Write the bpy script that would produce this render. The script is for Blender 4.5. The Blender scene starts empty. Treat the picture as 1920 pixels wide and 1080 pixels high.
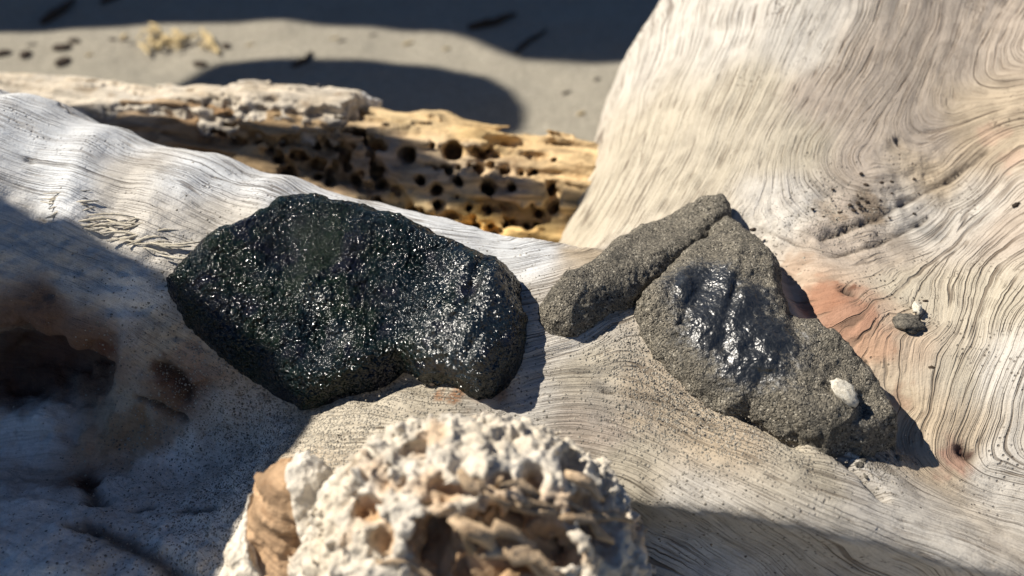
import bpy, math, random
import numpy as np
C = bpy.context.scene.collection
scene = bpy.context.scene
random.seed(7)
RNG = np.random.default_rng(11)

# ------------------------------------------------------------------ camera
PITCH = math.radians(35.0)
FPX = 2059.0                                   # focal length in photo pixels (1920 wide)
CAM = np.array([0.0, -0.41, 0.287])
FWD = np.array([0.0, math.cos(PITCH), -math.sin(PITCH)])
UP = np.array([0.0, math.sin(PITCH), math.cos(PITCH)])
RIGHT = np.array([1.0, 0.0, 0.0])
cam = bpy.data.cameras.new('camera')
camo = bpy.data.objects.new('camera', cam)
C.objects.link(camo)
camo.location = CAM
camo.rotation_euler = (math.pi / 2 - PITCH, 0, 0)
cam.sensor_width = 36.0
cam.lens = 36.0 * FPX / 1920.0
cam.clip_start = 0.01
cam.clip_end = 500
cam.dof.use_dof = True
cam.dof.focus_distance = 0.49
cam.dof.aperture_fstop = 6.6
scene.camera = camo

# ------------------------------------------------------------------ light
SUN = np.array([-0.68, 0.14, 0.77])
SUN = SUN / np.linalg.norm(SUN)
world = bpy.data.worlds.new('World')
scene.world = world
world.use_nodes = True
wn = world.node_tree
sky = wn.nodes.new('ShaderNodeTexSky')
sky.sky_type = 'NISHITA'
sky.sun_disc = False
sky.sun_elevation = math.asin(SUN[2])
sky.sun_rotation = math.atan2(SUN[0], SUN[1])
sky.air_density = 0.75
sky.dust_density = 0.0
sky.ozone_density = 7.0
bg = wn.nodes['Background']
bg.inputs['Strength'].default_value = 0.05
wn.links.new(sky.outputs[0], bg.inputs['Color'])
sun = bpy.data.lights.new('sun', 'SUN')
sun.energy = 5.0
sun.angle = math.radians(0.5)
sun.color = (1.0, 0.93, 0.82)
suno = bpy.data.objects.new('sun', sun)
C.objects.link(suno)
from mathutils import Vector
suno.rotation_euler = Vector(SUN).to_track_quat('Z', 'Y').to_euler()
suno.location = (-2, 2, 3)
vs = scene.view_settings
vs.view_transform = 'Standard'
vs.look = 'None'
vs.exposure = 0.55
vs.gamma = 1.0
vs.use_curve_mapping = False
scene.render.engine = 'CYCLES'
scene.cycles.use_denoising = True
scene.cycles.max_bounces = 6
scene.cycles.sample_clamp_indirect = 6

GROUND = -0.175

# ------------------------------------------------------------------ helpers: rays
def ray(px, py):
    d = FWD + (px - 960.0) / FPX * RIGHT + (540.0 - py) / FPX * UP
    return d
def W(px, py, d):
    return CAM + d * ray(px, py)
def on_plane(px, py, o, n):
    d = ray(px, py)
    return CAM + d * (np.dot(o - CAM, n) / np.dot(d, n))
def on_sand(px, py):
    return on_plane(px, py, np.array([0, 0, GROUND]), np.array([0, 0, 1.0]))

# ------------------------------------------------------------------ helpers: noise
def _hash(hx, hy, hz, seed):
    h = hx + hy + hz + np.uint32((seed * 1274126177) & 0xffffffff)
    h = (h ^ (h >> np.uint32(13))) * np.uint32(1274126177)
    h = (h ^ (h >> np.uint32(16))) * np.uint32(668265263)
    return h ^ (h >> np.uint32(15))
_K = [np.uint32(374761393), np.uint32(668265263), np.uint32(2147483589)]
def _cells(p, rng):
    p = np.asarray(p, np.float32)
    fl = np.floor(p)
    i = fl.astype(np.int32)
    f = p - fl
    H = [[(i[..., k] + np.int32(d)).view(np.uint32) * _K[k] for d in rng] for k in range(3)]
    return f, H
def vnoise(p, seed=0):
    """gradient noise, about -1..1"""
    f, H = _cells(np.ascontiguousarray(p), (0, 1))
    u = f * f * f * (f * (f * 6 - 15) + 10)
    v = 1 - u
    c = np.float32(1 / 511.5)
    out = 0
    for dx in (0, 1):
        for dy in (0, 1):
            for dz in (0, 1):
                h = _hash(H[0][dx], H[1][dy], H[2][dz], seed)
                g = (((h & np.uint32(1023)).astype(np.float32) * c - 1) * (f[..., 0] - dx) + (((h >> np.uint32(10)) & np.uint32(1023)).astype(np.float32) * c - 1) * (f[..., 1] - dy)
                     + (((h >> np.uint32(20)) & np.uint32(1023)).astype(np.float32) * c - 1) * (f[..., 2] - dz))
                w = (u if dx else v)[..., 0] * (u if dy else v)[..., 1] * (u if dz else v)[..., 2]
                out = out + w * g
    return out * np.float32(1.3)
def fbm(p, octv=3, seed=0, gain=0.5):
    a, s, t = 1.0, 0, 0
    for k in range(octv):
        s = s + a * vnoise(p * (2.03 ** k), seed + k * 17)
        t += a
        a *= gain
    return s / t
def worley(p, seed=0):
    """distance to nearest feature point"""
    f, H = _cells(np.ascontiguousarray(p), (-1, 0, 1))
    best = np.full(f.shape[:-1], 9.0, np.float32)
    c = np.float32(1 / 1023.0)
    for dx in (-1, 0, 1):
        for dy in (-1, 0, 1):
            for dz in (-1, 0, 1):
                h = _hash(H[0][dx + 1], H[1][dy + 1], H[2][dz + 1], seed)
                a = (h & np.uint32(1023)).astype(np.float32) * c + (dx - f[..., 0])
                b = ((h >> np.uint32(10)) & np.uint32(1023)).astype(np.float32) * c + (dy - f[..., 1])
                e = ((h >> np.uint32(20)) & np.uint32(1023)).astype(np.float32) * c + (dz - f[..., 2])
                best = np.minimum(best, a * a + b * b + e * e)
    return np.sqrt(best)
def sstep(a, b, x):
    t = np.clip((x - a) / (b - a), 0, 1)
    return t * t * (3 - 2 * t)

# ------------------------------------------------------------------ helpers: distance fields
def cone(p, a, b, ra, rb):
    a = np.asarray(a, np.float32); b = np.asarray(b, np.float32)
    ab = b - a
    t = np.clip(((p - a) @ ab) / (ab @ ab), 0, 1)
    return np.linalg.norm(p - a - t[..., None] * ab, axis=-1) - (ra + (rb - ra) * t)
def ellip(p, c, r):
    q = (p - np.asarray(c, np.float32)) / np.asarray(r, np.float32)
    k = np.linalg.norm(q, axis=-1)
    return (k - 1) * min(r)
def smin(a, b, k):
    h = np.clip(k - np.abs(a - b), 0, None) / k
    return np.minimum(a, b) - h * h * k * 0.25
def smax(a, b, k):
    return -smin(-a, -b, k)
def poly_sdf(uv, poly):
    """signed distance to a 2D polygon, negative inside"""
    n = len(poly)
    x, y = uv[..., 0], uv[..., 1]
    d = np.full(x.shape, 1e9, np.float32)
    s = np.ones(x.shape, np.float32)
    for i in range(n):
        a, b = poly[i], poly[i - 1]
        ex, ey = b[0] - a[0], b[1] - a[1]
        wx, wy = x - a[0], y - a[1]
        t = np.clip((wx * ex + wy * ey) / (ex * ex + ey * ey + 1e-12), 0, 1)
        d = np.minimum(d, (wx - ex * t) ** 2 + (wy - ey * t) ** 2)
        c1, c2, c3 = y >= a[1], y < b[1], ex * wy > ey * wx
        flip = (c1 & c2 & c3) | (~c1 & ~c2 & ~c3)
        s = np.where(flip, -s, s)
    return s * np.sqrt(d)
def trace(f, px, py, dmin=0.2, dmax=1.6, n=90):
    """hit points of the view rays on a distance field"""
    px = np.atleast_1d(np.asarray(px, float)); py = np.atleast_1d(np.asarray(py, float))
    D = FWD[None] + (px[:, None] - 960.0) / FPX * RIGHT[None] + (540.0 - py[:, None]) / FPX * UP[None]
    L = np.linalg.norm(D, axis=1)
    t = np.full(len(px), dmin)
    for _ in range(n):
        t = np.minimum(t + 0.7 * f((CAM + D * t[:, None]).astype(np.float32)) / L, dmax)
    return CAM + D * t[:, None]
def grad(f, P, e=0.001):
    P = P.astype(np.float32)
    g = np.stack([f(P + np.eye(3, dtype=np.float32)[k] * e) - f(P - np.eye(3, dtype=np.float32)[k] * e) for k in range(3)], -1)
    return g / (np.linalg.norm(g, axis=-1, keepdims=True) + 1e-9)
def surface_nets(f, lo, hi, h, slack=1.6):
    """mesh of f = 0 inside a box: vertices, quads"""
    lo = np.asarray(lo, np.float64); hi = np.asarray(hi, np.float64)
    B = 8
    nb = np.ceil((hi - lo) / (h * B)).astype(int)
    g = np.stack(np.meshgrid(*[np.arange(k) for k in nb], indexing='ij'), -1).reshape(-1, 3)
    cen = lo + (g + 0.5) * B * h
    keep = []
    for c in range(0, len(g), 200000):
        keep.append(np.abs(f(cen[c:c + 200000].astype(np.float32))) < slack * B * h * 0.87)
    g = g[np.concatenate(keep)]
    o = np.stack(np.meshgrid(*[np.arange(B + 1)] * 3, indexing='ij'), -1)
    N = (nb * B + 2).astype(np.int64)
    key = lambda c: (c[..., 0] * N[1] + c[..., 1]) * N[2] + c[..., 2]
    VK, VP, QK = [], [], []
    corners = [(a, b, c) for a in (0, 1) for b in (0, 1) for c in (0, 1)]
    edges = [(i, j) for i in range(8) for j in range(i) if sum(abs(np.subtract(corners[i], corners[j]))) == 1]
    for s in range(0, len(g), 400):
        idx = g[s:s + 400, None, None, None, :] * B + o[None]
        v = f((lo + idx * h).astype(np.float32).reshape(-1, 3)).reshape(idx.shape[:-1])
        sg = v < 0
        cs = [v[:, a:a + B, b:b + B, c:c + B] for a, b, c in corners]
        ss = [sg[:, a:a + B, b:b + B, c:c + B] for a, b, c in corners]
        cnt = sum(x.astype(np.int8) for x in ss)
        act = (cnt > 0) & (cnt < 8)
        w = np.where(act)
        if len(w[0]):
            cv = np.stack([x[w] for x in cs], -1)
            acc = np.zeros((len(w[0]), 3)); num = np.zeros(len(w[0]))
            for i, j in edges:
                x = (cv[:, i] < 0) != (cv[:, j] < 0)
                t = np.where(x, cv[:, i] / np.where(x, cv[:, i] - cv[:, j], 1), 0)
                pi, pj = np.array(corners[i]), np.array(corners[j])
                acc += x[:, None] * (pi + t[:, None] * (pj - pi)); num += x
            ci = idx[w[0], w[1], w[2], w[3]]
            VK.append(key(ci)); VP.append(lo + (ci + acc / num[:, None]) * h)
        for ax in range(3):
            e = np.zeros(3, int); e[ax] = 1
            a = sg[:, :B, :B, :B]; b = sg[:, e[0]:e[0] + B, e[1]:e[1] + B, e[2]:e[2] + B]
            w = np.where(a != b)
            if not len(w[0]): continue
            c0 = idx[w[0], w[1], w[2], w[3]]
            u, t = np.zeros(3, int), np.zeros(3, int)
            u[(ax + 1) % 3] = 1; t[(ax + 2) % 3] = 1
            q = np.stack([key(c0 - u - t), key(c0 - t), key(c0), key(c0 - u)], -1)
            inside = a[w]
            q[~inside] = q[~inside][:, ::-1]
            ok = (c0 - u - t >= 0).all(1)
            QK.append(q[ok])
    VK = np.concatenate(VK); VP = np.concatenate(VP); QK = np.concatenate(QK)
    order = np.argsort(VK); sk = VK[order]
    pos = np.clip(np.searchsorted(sk, QK), 0, len(sk) - 1)
    ok = (sk[pos] == QK).all(1)
    return VP, order[pos[ok]]

# ------------------------------------------------------------------ helpers: objects
def make(name, V, F, m, parent=None, smooth=True, attrs=None, colors=None):
    me = bpy.data.meshes.new(name)
    V = np.asarray(V, np.float32); 
    if isinstance(F, np.ndarray):
        k = F.shape[1]
        me.vertices.add(len(V)); me.vertices.foreach_set('co', V.ravel())
        me.loops.add(F.size); me.loops.foreach_set('vertex_index', F.astype(np.int32).ravel())
        me.polygons.add(len(F)); me.polygons.foreach_set('loop_start', np.arange(0, F.size, k, dtype=np.int32))
        me.update(calc_edges=True)
        me.validate()
    else:
        me.from_pydata([tuple(map(float, v)) for v in V], [], F)
    if smooth:
        me.polygons.foreach_set('use_smooth', np.ones(len(me.polygons), bool))
    for k, a in (attrs or {}).items():
        at = me.attributes.new(k, 'FLOAT', 'POINT'); at.data.foreach_set('value', np.asarray(a, np.float32))
    for k, a in (colors or {}).items():
        at = me.attributes.new(k, 'FLOAT_COLOR', 'POINT')
        at.data.foreach_set('color', np.concatenate([a, np.ones((len(a), 1))], 1).astype(np.float32).ravel())
    me.materials.append(m)
    o = bpy.data.objects.new(name, me)
    C.objects.link(o)
    if parent: o.parent = parent
    return o
def tube(pts, rads, sides=6, flat=1.0):
    """a bent tapering stick with closed ends"""
    pts = [np.asarray(p, float) for p in pts]
    V, F = [], []
    for i, p in enumerate(pts):
        t = pts[min(i + 1, len(pts) - 1)] - pts[max(i - 1, 0)]; t /= np.linalg.norm(t) + 1e-12
        a = np.cross(t, [0, 0, 1.0]); a /= np.linalg.norm(a) + 1e-12; b = np.cross(a, t)
        for k in range(sides):
            an = 2 * math.pi * k / sides
            j = 1 + 0.25 * math.sin(5.1 * k + 2.3 * i)
            V.append(p + rads[i] * j * (math.cos(an) * a + flat * math.sin(an) * b))
    for i in range(len(pts) - 1):
        for k in range(sides):
            k2 = (k + 1) % sides
            F.append((i * sides + k, i * sides + k2, (i + 1) * sides + k2, (i + 1) * sides + k))
    F.append(tuple(range(sides - 1, -1, -1))); F.append(tuple((len(pts) - 1) * sides + k for k in range(sides)))
    return V, F
def tag(o, label=None, cat=None, group=None, kind=None):
    if label: o['label'] = label
    if cat: o['category'] = cat
    if group: o['group'] = group
    if kind: o['kind'] = kind
    return o
def empty(name, loc):
    o = bpy.data.objects.new(name, None); C.objects.link(o); o.location = loc
    o.empty_display_size = 0.02
    return o
def set_origin(o, loc):
    """move the object's origin to loc without moving its mesh"""
    loc = np.asarray(loc, np.float64)
    me = o.data
    co = np.empty(len(me.vertices) * 3, np.float32); me.vertices.foreach_get('co', co)
    me.vertices.foreach_set('co', (co.reshape(-1, 3) - loc).astype(np.float32).ravel())
    o.location = loc
def srgb(r, g, b):
    f = lambda c: c / 12.92 if c <= 0.04045 else ((c + 0.055) / 1.055) ** 2.4
    return np.array([f(r / 255), f(g / 255), f(b / 255)])
def idw(P, pts, vals, power=3.0, base=None, bw=0.0):
    """scattered values blended by distance"""
    out = np.zeros((len(P), vals.shape[1])); ws = np.zeros(len(P))
    for p, v in zip(pts, vals):
        w = 1.0 / (np.sum((P - p) ** 2, axis=1) + 1e-5) ** (power / 2)
        out += w[:, None] * v; ws += w
    if base is not None:
        out += bw * np.asarray(base); ws += bw
    return out / ws[:, None]

# ------------------------------------------------------------------ helpers: materials
class NT:
    def __init__(s, name):
        s.m = bpy.data.materials.new(name); s.m.use_nodes = True
        s.t = s.m.node_tree; s.b = s.t.nodes['Principled BSDF']
    def put(s, sock, v):
        if v is None: return
        if hasattr(v, 'is_output'): s.t.links.new(v, sock)
        elif hasattr(v, '__len__'):
            v = list(map(float, v))
            if sock.type == 'RGBA' and len(v) == 3: v.append(1.0)
            sock.default_value = v
        else: sock.default_value = v
    def add(s, typ, ins=None, **pr):
        n = s.t.nodes.new('ShaderNode' + typ)
        for k, v in pr.items(): setattr(n, k, v)
        for k, v in (ins or {}).items(): s.put(n.inputs[k], v)
        return n
    def attr(s, n, out='Fac'): return s.add('Attribute', attribute_name=n).outputs[out]
    def pos(s): return s.add('TexCoord').outputs['Object']
    def gpos(s): return s.add('NewGeometry').outputs['Position']
    def vmul(s, v, k):
        return s.add('VectorMath', {0: v, 1: k if hasattr(k, '__len__') else (k, k, k)}, operation='MULTIPLY').outputs[0]
    def noise(s, v, scale=1.0, detail=2.0, rough=0.5, w=None, dist=0.0, out=0):
        return s.add('TexNoise', {'Vector': v, 'W': w, 'Scale': scale, 'Detail': detail, 'Roughness': rough, 'Distortion': dist} if w is not None else
                     {'Vector': v, 'Scale': scale, 'Detail': detail, 'Roughness': rough, 'Distortion': dist}, noise_dimensions='4D' if w is not None else '3D').outputs[out]
    def vor(s, v, scale, feature='F1', out='Distance', rnd=1.0):
        return s.add('TexVoronoi', {'Vector': v, 'Scale': scale, 'Randomness': rnd}, feature=feature).outputs[out]
    def math(s, op, a, b=0.0, c=None, clamp=False):
        ins = {0: a, 1: b}
        if c is not None: ins[2] = c
        n = s.add('Math', ins, operation=op); n.use_clamp = clamp
        return n.outputs[0]
    def mr(s, v, a, b, c=0.0, d=1.0):
        return s.add('MapRange', {0: v, 1: a, 2: b, 3: c, 4: d}, interpolation_type='SMOOTHSTEP').outputs[0]
    def mix(s, f, a, b, mode='MIX'):
        n = s.add('Mix', {0: f, 6: a, 7: b}, data_type='RGBA', blend_type=mode)
        return n.outputs[2]
    def bump(s, h, strength, dist, normal=None):
        return s.add('Bump', {'Height': h, 'Strength': strength, 'Distance': dist, 'Normal': normal}).outputs[0]
    def out(s, color=None, rough=None, normal=None, spec=None, **kw):
        s.put(s.b.inputs['Base Color'], color); s.put(s.b.inputs['Roughness'], rough)
        s.put(s.b.inputs['Normal'], normal); s.put(s.b.inputs['Specular IOR Level'], spec)
        for k, v in kw.items(): s.put(s.b.inputs[k], v)
        return s.m

def mat_driftwood(name='driftwood'):
    n = NT(name)
    P = n.gpos()
    g = n.attr('grain'); tint = n.attr('tint', 'Color'); sand = n.attr('sand'); worn = n.attr('worn')
    keep = n.math('SUBTRACT', 1.0, n.math('MULTIPLY', worn, 0.75))
    g = n.math('ADD', g, n.math('MULTIPLY', n.math('SUBTRACT', n.noise(P, 70, 2, 0.5), 0.5), 0.0015))
    fine = n.noise(n.vmul(P, 34), 1, 3, 0.65, w=n.math('MULTIPLY', g, 2600))
    mid = n.noise(n.vmul(P, 7), 1, 2, 0.5, w=n.math('MULTIPLY', g, 800))
    patch = n.noise(P, 34, 5, 0.65)
    speck = n.noise(P, 900, 2, 0.6)
    # hairline checks that follow the grain, strong ones far apart and faint ones between
    def lines(freq, along, width, lo, hi, gs):
        c = n.noise(n.vmul(P, along), 1, 0.5, 0.4, w=n.math('MULTIPLY', g, freq))
        l = n.math('ABSOLUTE', n.math('SUBTRACT', c, 0.5))
        return n.math('MULTIPLY', n.math('MULTIPLY', n.mr(l, width, width * 0.25), n.mr(n.noise(P, gs, 2, 0.5), lo, hi)), keep)
    ck1 = lines(330, 5, 0.017, 0.40, 0.56, 24)
    ck2 = lines(640, 11, 0.034, 0.38, 0.60, 60)
    ck3 = lines(1500, 24, 0.070, 0.40, 0.62, 90)
    col = n.mix(n.mr(fine, 0.3, 0.7), n.vmul(tint, (0.86, 0.85, 0.83)), n.vmul(tint, 1.10))
    col = n.mix(n.math('MULTIPLY', n.mr(mid, 0.50, 0.75), 0.14), col, n.vmul(tint, (0.68, 0.60, 0.52)))
    col = n.mix(n.math('MULTIPLY', n.mr(patch, 0.50, 0.70), 0.45), col, n.vmul(tint, (0.74, 0.72, 0.72)))
    col = n.mix(n.math('MULTIPLY', n.mr(patch, 0.47, 0.30), 0.30), col, n.vmul(tint, (1.14, 1.13, 1.10)))
    col = n.mix(n.math('MULTIPLY', n.mr(speck, 0.55, 0.72), 0.40), col, n.vmul(tint, (0.55, 0.50, 0.46)))
    col = n.mix(n.math('MULTIPLY', n.mr(n.noise(P, 140, 5, 0.7), 0.5, 0.7), n.math('MULTIPLY', worn, 0.40)), col, n.vmul(tint, (0.50, 0.45, 0.42)))
    col = n.mix(n.math('MULTIPLY', n.mr(n.noise(P, 210, 4, 0.7), 0.46, 0.62), n.math('MULTIPLY', worn, 0.6)), col, n.vmul(tint, (1.2, 1.2, 1.2)))
    col = n.mix(n.math('MULTIPLY', ck1, 0.66), col, (0.085, 0.060, 0.042))
    col = n.mix(n.math('MULTIPLY', ck2, 0.55), col, (0.13, 0.095, 0.065))
    col = n.mix(n.math('MULTIPLY', ck3, 0.30), col, (0.16, 0.12, 0.085))
    # specks of dirt and small pores
    sp = n.vor(P, 420)
    spk = n.math('MULTIPLY', n.mr(sp, 0.34, 0.10), n.mr(n.noise(P, 30, 3, 0.6), 0.52, 0.66))
    col = n.mix(n.math('MULTIPLY', spk, 0.75), col, (0.075, 0.055, 0.04))
    # sand stuck to the wood, grain by grain
    sf = None
    gcs = []
    for sc in (760, 1300):
        cc = n.add('SeparateColor', {0: n.vor(P, sc, out='Color')}).outputs
        dd = n.vor(P, sc)
        dens = n.math('ADD', sand, n.math('MULTIPLY', n.math('SUBTRACT', n.noise(P, 110, 3, 0.6), 0.5), n.math('MULTIPLY', sand, 1.6)))
        on = n.math('MULTIPLY', n.math('LESS_THAN', cc[0], dens), n.mr(dd, 0.55, 0.40))
        gcol = n.mix(cc[1], (0.13, 0.12, 0.10), (0.44, 0.40, 0.33))
        col = n.mix(on, col, gcol)
        hh = n.math('MULTIPLY', on, n.math('SUBTRACT', 0.9, dd))
        sf = hh if sf is None else n.math('MAXIMUM', sf, hh)
    h = n.math('ADD', n.math('MULTIPLY', fine, 0.45), n.math('MULTIPLY', mid, 0.6))
    h = n.math('MULTIPLY', h, keep)
    h = n.math('SUBTRACT', h, n.math('MULTIPLY', ck1, 1.1))
    h = n.math('SUBTRACT', h, n.math('MULTIPLY', ck2, 0.6))
    h = n.math('SUBTRACT', h, n.math('MULTIPLY', ck3, 0.3))
    h = n.math('SUBTRACT', h, n.math('MULTIPLY', spk, 0.6))
    h = n.math('ADD', h, n.math('MULTIPLY', n.noise(P, 650, 3, 0.7), 0.45))
    h = n.math('ADD', h, n.math('MULTIPLY', n.noise(P, 150, 5, 0.7), n.math('MULTIPLY', worn, 2.5)))
    h = n.math('ADD', h, n.math('MULTIPLY', sf, 1.0))
    nr = n.bump(h, 0.8, 0.0010)
    return n.out(col, n.mr(fine, 0.2, 0.8, 0.72, 0.9), nr, 0.22)

def mat_sand():
    n = NT('sand')
    P = n.gpos()
    grn = n.vor(P, 700, out='Color')
    col = n.mix(n.add('SeparateColor', {0: grn}).outputs[0], (0.20, 0.182, 0.145), (0.375, 0.345, 0.28))
    col = n.mix(n.math('MULTIPLY', n.mr(n.noise(P, 9, 4, 0.6), 0.45, 0.75), 0.35), col, (0.20, 0.19, 0.155))
    h = n.math('ADD', n.math('MULTIPLY', n.noise(P, 40, 5, 0.6), 1.0), n.math('MULTIPLY', n.noise(P, 400, 3, 0.7), 0.16))
    return n.out(col, 0.95, n.bump(h, 0.6, 0.006), 0.15)

def mat_tar(name, sandy=False):
    n = NT(name)
    P = n.gpos()
    gl = n.attr('gloss')
    col = n.mix(n.mr(n.noise(P, 30, 3, 0.6), 0.4, 0.6), (0.0035, 0.0085, 0.0115), (0.0045, 0.0105, 0.006))
    col = n.mix(n.mr(n.noise(P, 75, 2, 0.5), 0.5, 0.7), col, (0.004, 0.005, 0.011))
    wp = n.add('VectorMath', {0: P, 1: n.vmul(n.noise(P, 300, 2, 0.5, out=1), 0.0016)}, operation='ADD').outputs[0]
    d1 = n.vor(wp, 640, feature='SMOOTH_F1'); d2 = n.vor(wp, 1200, feature='SMOOTH_F1')
    dome = lambda d: n.math('SUBTRACT', 1.0, n.math('MULTIPLY', d, d))
    amp = n.mr(n.noise(P, 120, 3, 0.6), 0.3, 0.7, 0.35, 1.15)
    tarh = n.math('ADD', n.math('MULTIPLY', dome(d1), amp), n.math('MULTIPLY', dome(d2), 0.42))
    tarh = n.math('ADD', tarh, n.math('MULTIPLY', n.noise(P, 210, 3, 0.6), 0.6))
    # every bead of tar leans its own way, so some catch the sun on any face
    def beads(k):
        a = n.add('VectorMath', {0: n.vor(wp, 560, out='Color'), 1: (0.5, 0.5, 0.5)}, operation='SUBTRACT').outputs[0]
        b = n.add('VectorMath', {0: n.vor(wp, 1250, out='Color'), 1: (0.5, 0.5, 0.5)}, operation='SUBTRACT').outputs[0]
        v = n.add('VectorMath', {0: n.vmul(a, k), 1: n.vmul(b, k * 0.8)}, operation='ADD').outputs[0]
        v = n.add('VectorMath', {0: n.add('NewGeometry').outputs['Normal'], 1: v}, operation='ADD').outputs[0]
        return n.add('VectorMath', {0: v}, operation='NORMALIZE').outputs[0]
    if not sandy:
        nr = n.bump(tarh, n.mr(gl, 0, 1, 0.9, 0.45), 0.0028, beads(0.75))
        rg = n.mr(n.noise(P, 420, 2, 0.6), 0.3, 0.7, 0.08, 0.20)
        return n.out(col, n.math('ADD', rg, n.math('MULTIPLY', gl, 0.20)), nr, n.mr(gl, 0, 1, 0.38, 1.0))
    sc = n.add('SeparateColor', {0: n.vor(P, 1500, out='Color')}).outputs
    gcol = n.mix(sc[0], (0.085, 0.077, 0.062), (0.28, 0.25, 0.195))
    gcol = n.mix(n.mr(sc[1], 0.93, 0.95), gcol, (0.46, 0.42, 0.34))
    gcol = n.mix(n.mr(sc[2], 0.90, 0.93), gcol, (0.015, 0.014, 0.013))
    gcol = n.mix(n.math('MULTIPLY', n.mr(n.noise(P, 70, 4, 0.65), 0.50, 0.66), 0.6), gcol, (0.045, 0.043, 0.037))
    f = n.mr(n.math('ADD', gl, n.math('MULTIPLY', n.math('SUBTRACT', n.noise(P, 340, 3, 0.7), 0.5), 1.1)), 0.20, 0.72)
    col = n.mix(f, gcol, (0.014, 0.016, 0.018))
    h = n.math('ADD', n.math('MULTIPLY', n.vor(P, 1500), -0.5), n.math('MULTIPLY', n.noise(P, 240, 6, 0.72), 2.0))
    h = n.add('Mix', {0: f, 2: h, 3: n.math('MULTIPLY', tarh, 1.0)}).outputs[0]
    return n.out(col, n.add('Mix', {0: f, 2: 0.7, 3: 0.38}).outputs[0], n.bump(h, n.mr(f, 0, 1, 0.9, 0.42), 0.0017), n.add('Mix', {0: f, 2: 0.3, 3: 1.0}).outputs[0])

def mat_rotten():
    n = NT('rotten_wood')
    P = n.gpos()
    tint = n.attr('tint', 'Color'); g = n.attr('grain')
    st = n.noise(n.vmul(P, 25), 1, 3, 0.6, w=n.math('MULTIPLY', g, 600))
    col = n.mix(n.mr(st, 0.35, 0.65), n.vmul(tint, 0.62), n.vmul(tint, 1.2))
    col = n.mix(n.math('MULTIPLY', n.mr(n.noise(P, 120, 3, 0.6), 0.52, 0.7), 0.45), col, n.vmul(tint, (0.55, 0.45, 0.36)))
    h = n.math('ADD', n.noise(P, 420, 4, 0.65), n.math('MULTIPLY', st, 1.0))
    return n.out(col, 0.88, n.bump(h, 0.8, 0.0012), 0.2)

def mat_crust():
    n = NT('crust')
    P = n.gpos()
    tint = n.attr('tint', 'Color')
    a = n.noise(P, 240, 4, 0.6)
    col = n.mix(n.mr(a, 0.35, 0.65), n.vmul(tint, 0.75), n.vmul(tint, 1.12))
    h = n.math('ADD', n.noise(P, 520, 4, 0.65), n.math('MULTIPLY', n.vor(P, 430), 0.8))
    return n.out(col, 0.9, n.bump(h, 0.7, 0.0012), 0.2)

def mat_simple(name, c1, c2, scale, rough=0.85, bump=0.5, dist=0.0008):
    n = NT(name)
    P = n.gpos()
    a = n.noise(P, scale, 4, 0.6)
    return n.out(n.mix(n.mr(a, 0.3, 0.7), c1, c2), rough, n.bump(n.noise(P, scale * 3, 4, 0.6), bump, dist), 0.25)

M_WOOD = mat_driftwood()
M_SAND = mat_sand()
M_TAR = mat_tar('tar')
M_TARS = mat_tar('sandy_tar', True)
M_ROT = mat_rotten()
M_CRUST = mat_crust()
M_SHELL = mat_simple('barnacle_white', (0.46, 0.42, 0.34), (0.72, 0.68, 0.58), 700)
M_STRAW = mat_simple('straw', (0.42, 0.31, 0.15), (0.62, 0.50, 0.28), 300)
M_FIBRE = mat_simple('wood_fibre', (0.42, 0.38, 0.30), (0.62, 0.56, 0.45), 300)
M_FIBRE = mat_simple('wood_fibre', (0.42, 0.38, 0.30), (0.62, 0.56, 0.45), 300)
M_BARK = mat_simple('dark_bark', (0.025, 0.018, 0.014), (0.07, 0.05, 0.035), 300)
M_CRUMB = mat_simple('sandy_crumb', (0.05, 0.047, 0.042), (0.20, 0.18, 0.145), 700)
M_GRAIN = mat_simple('sand_grain', (0.20, 0.18, 0.15), (0.50, 0.45, 0.37), 400, bump=0.0)

# ------------------------------------------------------------------ sand
def sand_z(x, y):
    p = np.stack([x * 3.0, y * 3.0, np.zeros_like(x)], -1)
    return GROUND + 0.010 * fbm(p, 3, 91) + 0.004 * vnoise(p * 5, 93)
def build_sand():
    xs = np.concatenate([-np.geomspace(60, 1.3, 22), np.linspace(-1.25, 1.25, 250), np.geomspace(1.3, 60, 22)])
    ys = np.concatenate([-np.geomspace(60, 0.7, 22), np.linspace(-0.65, 2.0, 260), np.geomspace(2.05, 80, 26)])
    X, Y = np.meshgrid(xs, ys, indexing='ij')
    Z = sand_z(X, Y)
    nx, ny = X.shape
    i = np.arange(nx * ny).reshape(nx, ny)
    F = np.stack([i[:-1, :-1], i[1:, :-1], i[1:, 1:], i[:-1, 1:]], -1).reshape(-1, 4)
    o = make('beach_sand', np.stack([X, Y, Z], -1).reshape(-1, 3), F, M_SAND)
    tag(o, kind='structure')
build_sand()

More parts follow.
